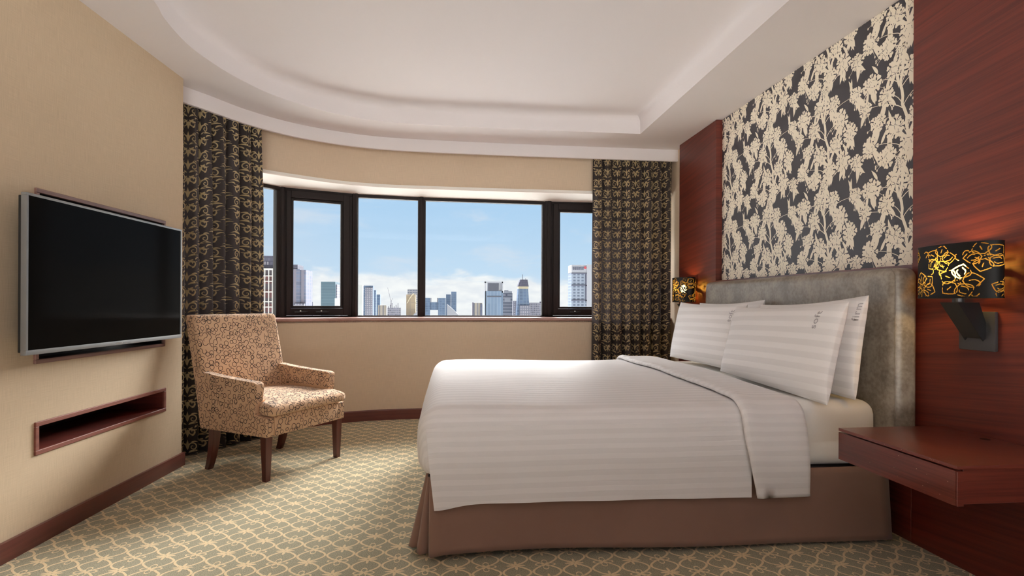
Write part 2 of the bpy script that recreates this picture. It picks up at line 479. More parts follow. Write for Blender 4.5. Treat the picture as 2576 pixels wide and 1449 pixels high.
# windows -------------------------------------------------------------
ZS, ZT = .905, 2.088
def seg(i):
    a, c = Vector(FV[i]), Vector(FV[i+1]); t = (c-a).normalized(); nrm = Vector((t.y, -t.x))  # nrm toward the room
    L = (c-a).length
    def fn(s, d, z):
        q = a+t*s+nrm*d; return (q.x, q.y, z)
    return fn, L
def window(k, i, s0, s1, casement=None, latches=()):
    fn, L = seg(i)
    if s1 is None: s1 = L
    root = bpy.data.objects.new('window_%d' % k, None); C.objects.link(root)
    q = fn((s0+s1)/2, 0, ZS); root.location = q; struct(root); bpy.context.view_layer.update()
    fb = MB(); d0, d1 = -.03, .03
    fb.tbox(fn, (s0, d0, ZT-.038), (s1, d1, ZT+.01)); fb.tbox(fn, (s0, d0, ZS), (s1, d1, ZS+.017))
    fb.tbox(fn, (s0, d0, ZS+.017), (s0+.035, d1, ZT-.038)); fb.tbox(fn, (s1-.035, d0, ZS+.017), (s1, d1, ZT-.038))
    worldchild(root, fb.build('window_frame', M_alu, bevel=.004, seg=1))
    g0, g1, z0, z1 = s0+.035, s1-.035, ZS+.017, ZT-.038
    if casement:
        cl, cr, cb, ct = casement
        cb_ = MB(); e0, e1 = -.012, .05
        a0, a1, az0, az1 = s0+.03, s1-.03, ZS+.02, ZT-.03
        steps = ((0, e0, e1-.018), (.016, e0, e1), )
        # sash: outer step and inner step, mitred look by two nested rings
        def ring(x0, x1, zz0, zz1, xi0, xi1, zi0, zi1, dd0, dd1):
            cb_.tbox(fn, (x0, dd0, zz0), (xi0, dd1, zz1)); cb_.tbox(fn, (xi1, dd0, zz0), (x1, dd1, zz1))
            cb_.tbox(fn, (xi0, dd0, zz0), (xi1, dd1, zi0)); cb_.tbox(fn, (xi0, dd0, zi1), (xi1, dd1, zz1))
        ring(a0, a1, az0, az1, cl-.022, cr+.022, cb-.022, ct+.022, e0, e1)
        ring(cl-.021, cr+.021, cb-.021, ct+.021, cl, cr, cb, ct, e0, e1-.022)
        sash = worldchild(root, cb_.build('window_sash', M_alu, bevel=.003, seg=1))
        g0, g1, z0, z1 = cl, cr, cb, ct
        for ls in latches:
            lb = MB(); lb.tbox(fn, (ls-.05, e1+.001, cb-.062), (ls+.05, e1+.012, cb-.045)); lb.tbox(fn, (ls-.015, e1+.012, cb-.06), (ls+.065, e1+.024, cb-.05))
            la = worldchild(root, lb.build('window_latch', M_black, bevel=.003, seg=1))
            kb = MB(); c_ = fn(ls+.0, e1+.022, cb-.046); kb.tube([c_, (c_[0], c_[1]-.012, c_[2])], .006, 10)
            worldchild(root, kb.build('latch_pin', M_steel))
    gb = MB(); gb.tbox(fn, (g0-.005, -.003, z0-.005), (g1+.005, .003, z1+.005))
    worldchild(root, gb.build('window_pane', M_glass))
    return root
L01 = seg(0)[1]
window(1, 0, .2, L01-.04)
window(2, 1, .0, .612, (.090, .506, 1.013, 1.972), (.15, .33))
window(3, 2, -.01, None)
window(4, 3, .005, 1.245)
window(5, 4, .012, 1.12, (.115, 1.04, 1.013, 1.975), (.26,))
# corner mullions that cover the joints of the faceted line
for k, (s, i) in enumerate(((0, 1), (None, 1), (0, 3), (None, 3))):
    fn, L = seg(i); s_ = 0 if s == 0 else L
    b = MB()
    wdt = (.036, .034, .034, .045)[k]
    b.tbox(fn, (s_-wdt, -.045, ZS-.005), (s_+wdt*.55, .045, ZT+.01)); b.tbox(fn, (s_-wdt*.45, .045, ZS), (s_+wdt*.3, .058, ZT))
    struct(b.build('trim_%d' % (6+k), M_alu, bevel=.004, seg=1), 'dark window mullion post')

# left wall, turned a little, with a recess for the television and a low niche
def WL(y, d, z): return (-1.722+.05*(y-3.715)+d, y-.05*d, z)
holes = [(2.565, 3.494, .796, 1.515), (2.572, 3.508, .404, .508)]
ys = sorted({YB, 3.715, *[h[0] for h in holes], *[h[1] for h in holes]})
zs = sorted({0, ZC, *[h[2] for h in holes], *[h[3] for h in holes]})
b = MB()
for i in range(len(ys)-1):
    for j in range(len(zs)-1):
        ym, zm = (ys[i]+ys[i+1])/2, (zs[j]+zs[j+1])/2
        if any(h[0] < ym < h[1] and h[2] < zm < h[3] for h in holes): continue
        b.add([WL(ys[i], 0, zs[j]), WL(ys[i+1], 0, zs[j]), WL(ys[i+1], 0, zs[j+1]), WL(ys[i], 0, zs[j+1])], [(0, 1, 2, 3)])
for a_, c_ in ((3.715, 3.715),): b.add([WL(a_, 0, 0), WL(a_, -.95, 0), WL(a_, -.95, ZC), WL(a_, 0, ZC)], [(0, 1, 2, 3)])
b.add([WL(YB, 0, 0), WL(YB, -.95, 0), WL(YB, -.95, ZC), WL(YB, 0, ZC)], [(0, 1, 2, 3)])
b.add([WL(YB, -.95, 0), WL(3.715, -.95, 0), WL(3.715, -.95, ZC), WL(YB, -.95, ZC)], [(0, 1, 2, 3)])
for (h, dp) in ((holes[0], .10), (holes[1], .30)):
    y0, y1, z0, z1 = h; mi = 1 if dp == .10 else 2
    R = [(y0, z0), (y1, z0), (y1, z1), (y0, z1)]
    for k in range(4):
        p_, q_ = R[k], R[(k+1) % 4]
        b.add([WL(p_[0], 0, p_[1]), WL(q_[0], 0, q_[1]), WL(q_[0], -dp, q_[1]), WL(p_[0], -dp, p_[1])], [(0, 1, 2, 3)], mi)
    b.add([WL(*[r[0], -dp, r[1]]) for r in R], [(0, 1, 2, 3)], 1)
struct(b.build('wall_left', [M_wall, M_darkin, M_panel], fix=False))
b = MB(); b.tbox(WL, (YB, 0, 0), (3.726, .018, .083)); b.tbox(WL, (3.715, -.9, 0), (3.733, .0, .083))
struct(b.build('baseboard_left', M_base, bevel=.004, seg=2))
def ring_frame(name, y0, y1, z0, z1, wd, dep, m, k):
    b = MB()
    b.tbox(WL, (y0, -.004, z0), (y1, dep, z0+wd)); b.tbox(WL, (y0, -.004, z1-wd), (y1, dep, z1))
    b.tbox(WL, (y0, -.004, z0+wd), (y0+wd, dep, z1-wd)); b.tbox(WL, (y1-wd, -.004, z0+wd), (y1, dep, z1-wd))
    return struct(b.build('trim_%d' % k, m, bevel=.002, seg=1), name)
ring_frame('walnut frame around the television recess', 2.547, 3.512, .778, 1.533, .019, .010, M_frame, 10)
ring_frame('mahogany frame of the low media niche', 2.552, 3.527, .385, .527, .020, .008, wood('niche_frame_wood', S(112, 60, 50), S(140, 84, 70), 'Y', .45, coat=0), 11)

# right side: wallpaper recess, wood panels
b = MB(); b.box((D2, YB, 0), (2.5, 4.75, ZC), 0)
struct(b.build('wall_right_core', M_wall)).name = 'wall_right'
b = MB(); b.box((D2+.0, 4.75, 0), (2.5, 5.9, ZC)); struct(b.build('wall_right_corner', M_wallb)).name = 'trim_12'
bpy.data.objects['trim_12']['label'] = 'beige wall return beside the right curtain'
b = MB(); b.box((D1, 4.042, 0), (D2+.001, 4.733, ZC-.002)); struct(b.build('trim_13', M_panel, bevel=.0015, seg=1), 'mahogany wall panel at the far side of the bed')
b = MB(); b.box((D1, YB, 0), (D2+.001, 2.219, ZC-.002)); struct(b.build('trim_14', M_panel, bevel=.0015, seg=1), 'mahogany wall panel at the near side of the bed')
b = MB(); b.box((D1, 2.2195, 0), (D2+.001, 4.0415, 1.228)); struct(b.build('trim_15', M_redwood, bevel=.0015, seg=1), 'mahogany ledge panel below the floral wallpaper')

# floral wallpaper, printed shapes belong to its own mesh --------------
def clip_poly(P, y0, y1, z0, z1):
    def cl(P, ax, lim, sgn):
        out = []
        for i in range(len(P)):
            a, c = P[i-1], P[i]; da, dc = sgn*(a[ax]-lim), sgn*(c[ax]-lim)
            if (da < 0) != (dc < 0):
                t = da/(da-dc); out.append((a[0]+(c[0]-a[0])*t, a[1]+(c[1]-a[1])*t))
            if dc >= 0: out.append(c)
        return out
    for ax, lim, s in ((0, y0, 1), (0, y1, -1), (1, z0, 1), (1, z1, -1)):
        P = cl(P, ax, lim, s)
        if len(P) < 3: return []
    return P
def leaf(x, y, ang, L, W, curl=.0):
    pts = []; N = 6
    for k in range(N+1):
        t = k/N; wv = W*math.sin(PI*t**.8)*(1-.25*t); a = ang+curl*t
        pts.append((x+math.cos(a)*L*t, y+math.sin(a)*L*t, wv, a))
    up_ = [(p[0]-math.sin(p[3])*p[2], p[1]+math.cos(p[3])*p[2]) for p in pts]
    dn = [(p[0]+math.sin(p[3])*p[2]*.9, p[1]-math.cos(p[3])*p[2]*.9) for p in pts]
    return up_+dn[::-1][1:-1]
def ribbon(pts, w0, w1):
    out = []; n_ = len(pts); up_, dn = [], []
    for i, p in enumerate(pts):
        a = pts[max(i-1, 0)]; c = pts[min(i+1, n_-1)]; dx, dy = c[0]-a[0], c[1]-a[1]; l = math.hypot(dx, dy) or 1
        ww = (w0+(w1-w0)*i/(n_-1))/2
        up_.append((p[0]-dy/l*ww, p[1]+dx/l*ww)); dn.append((p[0]+dy/l*ww, p[1]-dx/l*ww))
    for i in range(n_-1): out.append([dn[i], dn[i+1], up_[i+1], up_[i]])
    return out
def blossom_tile(rnd):
    """polygons (layer, points) for one .53 x .52 repeat: trunk, twigs, blossom heads, leaves"""
    P = []
    T = [(.26+.02*math.sin(z/.52*2*PI)+.006*math.sin(z*60), z) for z in [i*.52/16 for i in range(17)]]
    for q in ribbon(T, .016, .016): P.append((0, q))
    heads = [(.06, .45, .052), (.15, .36, .045), (.20, .47, .042), (.31, .45, .046), (.37, .35, .050), (.48, .44, .040), (.44, .26, .048), (.33, .23, .046), (.25, .31, .034),
             (.20, .20, .050), (.10, .25, .044), (.05, .14, .048), (.16, .07, .050), (.28, .10, .048), (.39, .12, .050), (.49, .09, .040), (.50, .33, .032), (.02, .34, .036), (.24, .02, .03)]
    heads = [h_ for i_, h_ in enumerate(heads) if i_ not in (8, 16)]
    for hx, hy, hr in heads:
        hr *= .95
        # twig to the trunk
        tx = .26+.02*math.sin(max(hy-.05, 0)/.52*2*PI); mid = (hx*.35+tx*.65, hy+rnd.uniform(-.015, .03))
        tw = [((1-t)**2*tx+2*t*(1-t)*mid[0]+t*t*hx, (1-t)**2*(hy-.07)+2*t*(1-t)*mid[1]+t*t*hy) for t in [k/6 for k in range(7)]]
        for q in ribbon(tw, .0045, .002): P.append((0, q))
        nb = 5
        for k in range(nb+1):
            a0 = 2*PI*k/nb+rnd.uniform(-.4, .4); rr = hr*.60 if k < nb else 0
            bx, by = hx+math.cos(a0)*rr, hy+math.sin(a0)*rr*.9; br = hr*rnd.uniform(.58, .72)
            ph = rnd.uniform(0, 6.28)
            for q in range(5):
                a = ph+q*2*PI/5; wd_ = rnd.uniform(.50, .60)
                prof_ = ((.10, .0), (.45, .62), (.80, .95), (1.0, .80), (1.08, .42), (.96, .0))
                pet_ = [(bx+math.cos(a+wd_*w2)*br*r2, by+math.sin(a+wd_*w2)*br*r2) for r2, w2 in prof_]+[(bx+math.cos(a-wd_*w2)*br*r2, by+math.sin(a-wd_*w2)*br*r2) for r2, w2 in prof_[-2:0:-1]]
                P.append((0, pet_))
            if k < nb and rnd.random() < .6:
                for q in range(3):
                    a = ph+.6+q*2.1; l = br*.95
                    P.append((1, ribbon([(bx+math.cos(a)*l*.3, by+math.sin(a)*l*.3), (bx+math.cos(a+.25)*l, by+math.sin(a+.25)*l)], .0022, .0008)[0]))
        # leaves hang and spike out of the head
        for k in range(rnd.choice((2, 3, 3, 4))):
            a = rnd.choice((-PI/2, -PI/2, PI/2, -PI/3, -2*PI/3, PI/2.6, 2.1))+rnd.uniform(-.35, .35)
            st = hr*.55
            P.append((0, leaf(hx+math.cos(a)*st, hy+math.sin(a)*st, a, rnd.uniform(.060, .090), rnd.uniform(.010, .016), rnd.uniform(-.35, .35))))
        for k in range(3):
            a = rnd.uniform(-PI*.9, -PI*.1); l = rnd.uniform(.045, .06)
            e = (hx+math.cos(a)*(hr*.6+l), hy+math.sin(a)*(hr*.6+l))
            for q in ribbon([(hx+math.cos(a)*hr*.6, hy+math.sin(a)*hr*.6), e], .0025, .0015): P.append((0, q))
            P.append((0, [(e[0]+math.cos(t)*.0045, e[1]+math.sin(t)*.0065) for t in [i*PI/3 for i in range(6)]]))
    for (x_, y_, a) in ((.44, .50, 1.2), (.455, .50, 1.75), (.10, .52, 2.0), (.12, .17, .9), (.42, .19, 1.9)):
        P.append((0, leaf(x_, y_-.03, a, .07, .010, .2)))
    return P
tile = blossom_tile(random.Random(5))
wy0, wy1, wz0, wz1 = 2.2195, 4.0415, 1.228, ZC-.001
b = MB()
XW = D2-.0012
b.add([(XW, wy0, wz0), (XW, wy1, wz0), (XW, wy1, wz1), (XW, wy0, wz1)], [(0, 1, 2, 3)], 0)
b.add([(D2+.01, wy0, wz0), (D2+.01, wy1, wz0), (D2+.01, wy1, wz1), (D2+.01, wy0, wz1)], [(0, 1, 2, 3)], 0)
cnt = 0
for iy in range(-1, 5):
    for iz in range(-1, 4):
        oy = 2.05+iy*.53; oz = 1.17+iz*.52
        for k, (lay, P_) in enumerate(tile):
            # mirrored so that the print reads the same way round as on the wall
            Q = clip_poly([(oy+(.53-q[0]), oz+q[1]) for q in P_], wy0, wy1, wz0, wz1)
            if len(Q) < 3: continue
            xo = XW-.0003-(k % 97)*.000004-(.0007 if lay else 0)
            b.add([(xo, q[0], q[1]) for q in Q], [list(range(len(Q)))], 1 if lay == 0 else 0)
o = b.build('wallpaper', [M_paper, M_bloss], fix=False); o.name = 'trim_16'; struct(o, 'charcoal wallpaper printed with pale blossom branches')

# ================================================================== CURTAINS
def curtain(name, track, z0, z1, amp, lam, label, seed, edge_amp=1.0):
    rnd = random.Random(seed)
    tr = catmull(track, 12)
    S_ = [0]
    for i in range(1, len(tr)): S_.append(S_[-1]+math.dist(tr[i], tr[i-1]))
    L = S_[-1]; nf = max(3, round(L/lam)); ph = [rnd.uniform(-.35, .35) for _ in range(nf*2+6)]; am = [rnd.uniform(.75, 1.2) for _ in range(nf*2+6)]
    nrm_sign = 1
    def pt(s, z, off=0):
        s = min(max(s, 0), L)
        import bisect
        i = min(max(bisect.bisect_right(S_, s)-1, 0), len(tr)-2); t = (s-S_[i])/((S_[i+1]-S_[i]) or 1)
        px_ = tr[i][0]+(tr[i+1][0]-tr[i][0])*t; py_ = tr[i][1]+(tr[i+1][1]-tr[i][1])*t
        tx, ty = tr[i+1][0]-tr[i][0], tr[i+1][1]-tr[i][1]; l = math.hypot(tx, ty); tx /= l; ty /= l
        def disp(ss, zz):
            q = ss/L*nf; k = int(q); fr_ = q-k
            a = am[k]*(1-fr_)+am[k+1]*fr_; p_ = ph[k]*(1-fr_)+ph[k+1]*fr_
            hgt = (z1-zz)/(z1-z0)
            w_ = abs(math.sin(PI*(q+.12*p_+.05*hgt*math.sin(q*1.7)+.03*math.sin(zz*2.1+q))))
            sq = 2.1*w_**.85-1.2
            return amp*a*(sq-.25*(1-min(1, hgt*4)))*(.50+.35*min(1, hgt*4)+.3*hgt)+amp*.12*math.sin(5*PI*q+p_*3+zz)
        d = disp(s, z); e = .0015
        dd = (disp(min(s+e, L-1e-6), z)-disp(max(s-e, 0), z))/(2*e)
        nx, ny = ty, -tx           # toward the room
        N = Vector((nx-tx*dd, ny-ty*dd, 0)); N.normalize()
        return (px_+nx*d+N.x*off, py_+ny*d+N.y*off, z)
    Ns = int(L/.0045); Nz = 44
    b = MB(); b.grid([[pt(L*i/Ns*.99999, z0+(z1-z0)*j/Nz) for j in range(Nz+1)] for i in range(Ns+1)])
    # woven gold scrolls: they follow the cloth
    full = 1.55
    def put(poly2):
        q = [(u/full, v_) for u, v_ in poly2]
        if min(a for a, _ in q) < 0 or max(a for a, _ in q) > L*.999 or min(c for _, c in q) < z0 or max(c for _, c in q) > z1: return
        b.add([pt(a, c, .0016) for a, c in q], [list(range(len(q)))], 1)
    def scroll(cx, cy, r0, a0, turns, dirn, w0, w1):
        N = int(14*turns)+4; pts = []
        for k in range(N+1):
            t = k/N; r = r0*(1-t)**.8+.002; a = a0+dirn*turns*2*PI*t
            pts.append((cx+math.cos(a)*r, cy+math.sin(a)*r*1.15))
        for q in ribbon(pts, w0, w1): put(q)
    def lf(x, y, a, l, w_, cu):
        P_ = leaf(x, y, a, l, w_, cu); n_ = len(P_)
        # split lengthwise so the piece can bend with the fold
        h = n_//2
        for k in range(1, h+0):
            A_, B_ = P_[k-1], P_[k]; C_, D_ = P_[(n_-k) % n_], P_[(n_-k-1) % n_]
            if k <= h: put([A_, B_, D_, C_][:4])
    U, V = .138, .19
    for iu in range(int(L*full/U)+2):
        for iv in range(int((z1-z0)/V)+2):
            mx_ = iu*U+U/2; my_ = z0+iv*V+(V/2 if iu % 2 else 0)
            K_ = .81
            for sgn in (1, -1):
                scroll(mx_+sgn*.036*K_, my_+.065*K_, .029*K_, PI if sgn > 0 else 0, 1.3, -sgn, .0085, .0035)
                scroll(mx_+sgn*.034*K_, my_-.045*K_, .026*K_, PI/2, 1.25, sgn, .008, .003)
                lf(mx_+sgn*.004, my_+.01, PI/2-sgn*.75, .072, .0080, -sgn*.7)
                lf(mx_+sgn*.004, my_-.01, -PI/2+sgn*.55, .056, .0075, sgn*.9)
                lf(mx_+sgn*.046*K_, my_-.01, PI/2-sgn*.25, .048, .0065, -sgn*1.1)
                lf(mx_+sgn*.020, my_+.095*K_, PI/2-sgn*.5, .042, .0065, -sgn*1.0)
                lf(mx_+sgn*.02, my_-.08*K_, sgn*.2 if sgn > 0 else PI-.2, .036, .0055, sgn*1.0)
            lf(mx_, my_+.03, PI/2, .072, .009, 0); lf(mx_, my_-.02, -PI/2, .055, .009, 0)
    o = b.build(name, [M_curt, M_gold], smooth=True, fix=False)
    return tag(o, label, 'curtain', 'brocade curtains')
curtain('curtain', [(-1.90, 3.74), (-1.80, 3.90), (-1.70, 4.06), (-1.60, 4.22), (-1.50, 4.37), (-1.46, 4.43)], .012, 2.45, .050, .100,
        'dark brocade curtain with gold scrolls at the left, behind the armchair', 3)
curtain('curtain', [(1.285, 4.950), (1.5, 4.952), (1.8, 4.952), (2.045, 4.95)], .012, 2.45, .044, .092,
        'dark brocade curtain with gold scrolls at the right, beside the bed', 11)

# ================================================================== BED
def rounded(b, lo, hi, r, n=(30, 24, 10), fn=None, skip_bottom=False, mi=0):
    """rounded box made of six grids"""
    lo, hi = Vector(lo), Vector(hi)
    def mp(p):
        q = Vector([min(max(p[i], lo[i]+r), hi[i]-r) for i in range(3)]); d = p-q
        if d.length > 1e-9: p = q+d.normalized()*r
        return fn(p) if fn else p
    def ts(n_):   # more points near the ends
        return [.5-.5*math.cos(PI*k/n_)*(1-.0) for k in range(n_+1)]
    for ax in range(3):
        u, v_ = (ax+1) % 3, (ax+2) % 3
        for side in (0, 1):
            if ax == 2 and side == 0 and skip_bottom: continue
            rows = []
            for a in ts(n[u]):
                row = []
                for c in ts(n[v_]):
                    p = Vector((0, 0, 0)); p[ax] = (lo, hi)[side][ax]; p[u] = lo[u]+(hi[u]-lo[u])*a; p[v_] = lo[v_]+(hi[v_]-lo[v_])*c
                    row.append(mp(p))
                rows.append(row)
            b.grid(rows, mi)
BY0, BY1 = 2.245, 4.0
bed = thing('bed', 'wide bed with white mattress and brown fabric skirt under floral wallpaper', 'bed', (.92, 3.12, 0))
# base
b = MB(); b.box((.0, BY0+.02, .02), (1.885, BY1-.02, .315)); worldchild(bed, b.build('base', M_lining, bevel=.01))
# mattress with fitted sheet
b = MB(); rounded(b, (-.01, BY0+.005, .325), (1.895, BY1-.005, .615), .065, (50, 44, 10), lambda p: Vector((p.x, p.y, p.z+.006*math.sin(p.x*5)*math.sin(p.y*4)+.004)))
worldchild(bed, b.build('mattress', M_sheet, smooth=True, weld=.0004))
# skirt: path around foot and sides with corner pleats
def skirt():
    top_ = []; bot = []
    def addp(xt, yt, xb, yb): top_.append((xt, yt)); bot.append((xb, yb))
    N = 40
    for k in range(N+1):          # near side, head to foot
        x_ = 1.925-(1.925+.085)*k/N
        addp(x_, BY0-.004, x_, BY0-.018+.010*math.sin(x_*5.3)+.006*math.sin(x_*2.1+1))
    # corner pleat: turns in, then flares
    for xt, yt, xb, yb in ((-.092, BY0+.000, -.094, BY0+.004), (-.088, BY0+.016, -.070, BY0+.030), (-.072, BY0+.03, -.060, BY0+.060), (-.088, BY0+.022, -.100, BY0+.030), (-.095, BY0+.02, -.132, BY0+.018), (-.100, BY0+.03, -.146, BY0+.040),
                           (-.100, BY0+.055, -.130, BY0+.075), (-.090, BY0+.07, -.118, BY0+.095), (-.104, BY0+.07, -.165, BY0+.085), (-.108, BY0+.085, -.182, BY0+.105), (-.106, BY0+.12, -.170, BY0+.16), (-.1, BY0+.2, -.125, BY0+.25)):
        addp(xt, yt, xb, yb)
    for k in range(1, 30):
        y_ = BY0+.25+(BY1-BY0-.25)*k/29
        addp(-.098, y_, -.112+.006*math.sin(y_*7), y_)
    addp(-.08, BY1+.004, -.09, BY1+.012); addp(1.925, BY1+.004, 1.925, BY1+.01)
    return top_, bot
tp, bt = skirt(); rows = []
for j in range(13):
    t = j/12; zt = .335; zb = .020
    rows.append([(a[0]+(c[0]-a[0])*t**1.05, a[1]+(c[1]-a[1])*t**1.05, zt+(zb-zt)*t+(.010*math.sin(c[0]*2.6+.6)+.004)*t*(1 if c[0] > -.05 else 0)) for a, c in zip(tp, bt)])
b = MB(); b.grid(rows)
sk = b.build('bed_skirt', M_skirt, smooth=True, fix=False); md = sk.modifiers.new('th', 'SOLIDIFY'); md.thickness = .004; md.offset = 1
worldchild(bed, sk)

# duvet ----------------------------------------------------------------
YD0, YD1, ZD = BY0-.030, BY1+.030, .632
def dz(x_, y_):
    t = (y_-YD0)/(YD1-YD0)
    crown = .012*math.sin(PI*min(max(t, 0), 1))
    foot = .010*math.exp(-((x_-.05)/.25)**2)
    return crown+foot+.004*math.sin(x_*6+y_*3)*math.sin(y_*5+1)-.014*max(0, 1-t*3)
def dfn(p):
    k = (p.z-.33)/.3
    q = Vector(p); q.z += dz(p.x, p.y)*max(0, k)
    if p.x < .1:                              # puffed foot end
        q.x -= .016*math.sin(PI*min(max(k, 0), 1))*(1-max(p.x, 0)/.1 if p.x > 0 else 1)
    if p.y < YD0+.1: q.y -= .010*math.sin(PI*min(max(k*.9, 0), 1))
    return q
b = MB(); rounded(b, (-.128, YD0, .322), (1.46, YD1, ZD), .085, (70, 80, 22), dfn, skip_bottom=True)
# side flap hanging over the near side
rows = []
for j in range(19):
    t = j/18; z_ = .547-(.547-.236)*t
    row = []
    for k in range(81):
        s_ = k/80; xl = -.104+.034*t**1.2; x_ = xl+(1.262-xl)*s_
        y_ = YD0-.010*math.sin(PI*(.9*(z_-.33)/.3) if z_ > .33 else 0)-.0006-.016*min(1, t*2.2)**2*(3-2*min(1, t*2.2))*.6-.006*t+.004*math.sin(x_*7+1)*t+.003*math.sin(x_*17)*t*t
        zz = z_+.006*math.sin(x_*3.1+.5)*t-(.018*math.exp(-((x_-xl)/.10)**2)*t)
        row.append((x_, y_+.012*math.exp(-((x_-xl)/.02)**2)*(1-t*.6)*min(1, t*4), zz))
    rows.append(row)
b.grid(rows)
duv = b.build('duvet', M_duvet, smooth=True, weld=.0004)
duv.data.set_sharp_from_angle(angle=math.radians(60))
# turned back upper part
def cross(t):
    """point and normal on the duvet cross-section; t is arc length from the near top edge, negative hangs down"""
    r = .085; yt0, yt1 = YD0+r, YD1-r; zt = ZD
    arc = r*PI/2; Lt = yt1-yt0
    if t < 0:
        a = -t
        if a < arc: th_ = a/r; return (yt0-math.sin(th_)*r, zt-r+math.cos(th_)*r, -math.sin(th_), math.cos(th_), 0)
        return (YD0-.006-.016*math.sin(min((a-arc)/.27*PI*.9, PI)), zt-r-(a-arc), -1, 0, a-arc)
    if t > Lt:
        a = t-Lt
        if a < arc: th_ = a/r; return (yt1+math.sin(th_)*r, zt-r+math.cos(th_)*r, math.sin(th_), math.cos(th_), 0)
        return (YD1, zt-r-(a-arc), 1, 0, 0)
    return (yt0+t, zt, 0, 1, 0)
arc = .085*PI/2; Lt = YD1-YD0-.17
tmin = -(arc+ZD-.085-.236); tmax = Lt+arc+.2
xp = [(1.262, .001), (1.236, .003), (1.222, .009), (1.219, .017), (1.226, .026), (1.242, .030), (1.27, .027), (1.31, .022), (1.36, .021), (1.42, .021), (1.46, .020), (1.49, .017), (1.505, .011), (1.508, .003), (1.495, -.006)]
b = MB(); rows = []; uvs = []
NT = 170
for k in range(NT+1):
    t = tmin+(tmax-tmin)*k/NT; y_, z_, ny, nz, drop = cross(t)
    row = []
    for x_, of in xp:
        sh = .055*(drop/.3)**1.4*(1 if x_ < 1.3 else .25)-.012*math.sin(PI*min(max(t/Lt, 0), 1))*(1 if x_ < 1.3 else 0)+(.004*math.sin(t*9) if x_ < 1.3 else 0)
        pf = of*(1+.15*math.sin(t*40)*(1 if x_ < 1.26 else 0))*(1-.62*min(1, drop/.25))
        zz = z_+dz(x_, y_)*(1 if drop == 0 else 0)*max(0, nz)
        extra = .004+.012*(drop/.3)
        row.append((x_+sh, y_+ny*(pf+extra), zz+nz*(pf+.002)-(.006 if drop > .29 else 0)))
    rows.append(row)
b.grid(rows)
tb = b.build('turned_back_edge', M_duvet, smooth=True); md = tb.modifiers.new('th', 'SOLIDIFY'); md.thickness = .003; md.offset = -1
tag(duv, 'white satin striped duvet spread over the bed, top edge folded back', 'duvet')
tb.parent = duv
def stripe_uv(o, f):
    me = o.data; uv = me.uv_layers.new(name='UVMap'); d = np.empty(len(me.loops)*2, np.float32)
    vi = np.empty(len(me.loops), np.int32); me.loops.foreach_get('vertex_index', vi)
    for i, k in enumerate(vi):
        a, c = f(me.vertices[int(k)].co); d[2*i] = a; d[2*i+1] = c
    uv.data.foreach_set('uv', d)
def duv_uv(co):
    y_ = co.y; drop = max(0, ZD-co.z-.03)
    if y_ < YD0+.10:
        wgt = min(1, max(0, (YD0+.10-y_)/.09)); return (co.x, y_-drop*wgt*1.15)
    return (co.x, y_)
stripe_uv(duv, duv_uv); stripe_uv(tb, duv_uv)

# pillows --------------------------------------------------------------
def pillow(bl, br, tl, trr, T, label, word=None, seed=0, wu=.80, wv=.40, ws=.046):
    """four corners (far-bottom, near-bottom, far-top, near-top); front faces the foot end"""
    bl, br, tl, trr = map(Vector, (bl, br, tl, trr))
    e = (br-bl+trr-tl).normalized(); upv = (tl-bl+trr-br).normalized(); N = e.cross(upv).normalized()
    if N.x > 0: N = -N
    rnd = random.Random(seed); ph1 = rnd.uniform(0, 6)
    W_ = (br-bl).length
    def P(u, v_, side, off=0):
        # edges draw in between the pointed corners
        uu = u*(1-.036*(1-v_*v_)**1.0); vv = v_*(1-.075*(1-u*u)**1.2 if v_ > 0 else 1-.01*(1-u*u))
        base = (bl*(1-uu)*(1-vv)+br*(1+uu)*(1-vv)+tl*(1-uu)*(1+vv)+trr*(1+uu)*(1+vv))/4
        th_ = T*(max(0, 1-abs(u)**3.2)*max(0, 1-abs(v_)**3.0))**.62
        th_ *= 1+.05*math.sin(u*4+ph1)*math.cos(v_*3)
        edge = .006*(1-abs(u)**20)*(1-abs(v_)**20)+.013*(1-v_**4)*max(0, u)**8
        return base+N*((th_+edge)*(1 if side > 0 else -.8)+off)
    NU, NV = 44, 30
    tu = [-math.cos(PI*k/NU) for k in range(NU+1)]; tv = [-math.cos(PI*k/NV) for k in range(NV+1)]
    b = MB(); b.grid([[P(u, v_, 1) for v_ in tv] for u in tu]); b.grid([[P(u, v_, -1) for v_ in tv] for u in tu])
    b.grid([[P(1, v_, 1)*(1-k/4)+P(1, v_, -1)*(k/4) for v_ in tv] for k in range(5)])
    o = b.build('pillow', M_pillow, smooth=True, weld=.0006); o.data.set_sharp_from_angle(angle=math.radians(62))
    me = o.data; ctr = (bl+br+tl+trr)/4
    stripe_uv(o, lambda co: ((co-ctr).dot(e), (co-ctr).dot(upv)))
    tag(o, label, 'pillow', 'striped white pillows')
    if word:
        cu = bpy.data.curves.new('t', 'FONT'); cu.body = word; cu.size = ws; cu.space_character = 1.12; cu.offset = .0004
        to = bpy.data.objects.new('t', cu); C.objects.link(to); bpy.context.view_layer.update()
        dg = bpy.context.evaluated_depsgraph_get(); tm = bpy.data.meshes.new_from_object(to.evaluated_get(dg))
        H_ = (tl-bl).length
        for vtx in tm.vertices:
            tx, ty = vtx.co.x, vtx.co.y
            # reads upward, letter tops toward the far side of the bed
            u = wu-2*ty/W_; v_ = wv+2*tx/H_
            vtx.co = P(u, v_, 1, .0014)
        tm.name = 'embroidery'; tm.materials.clear(); tm.materials.append(M_embro)
        eo = bpy.data.objects.new('embroidered_word', tm); C.objects.link(eo); eo.parent = o
        eo['label'] = 'grey embroidered word %s' % word
        bpy.data.objects.remove(to); bpy.data.curves.remove(cu)
    return o
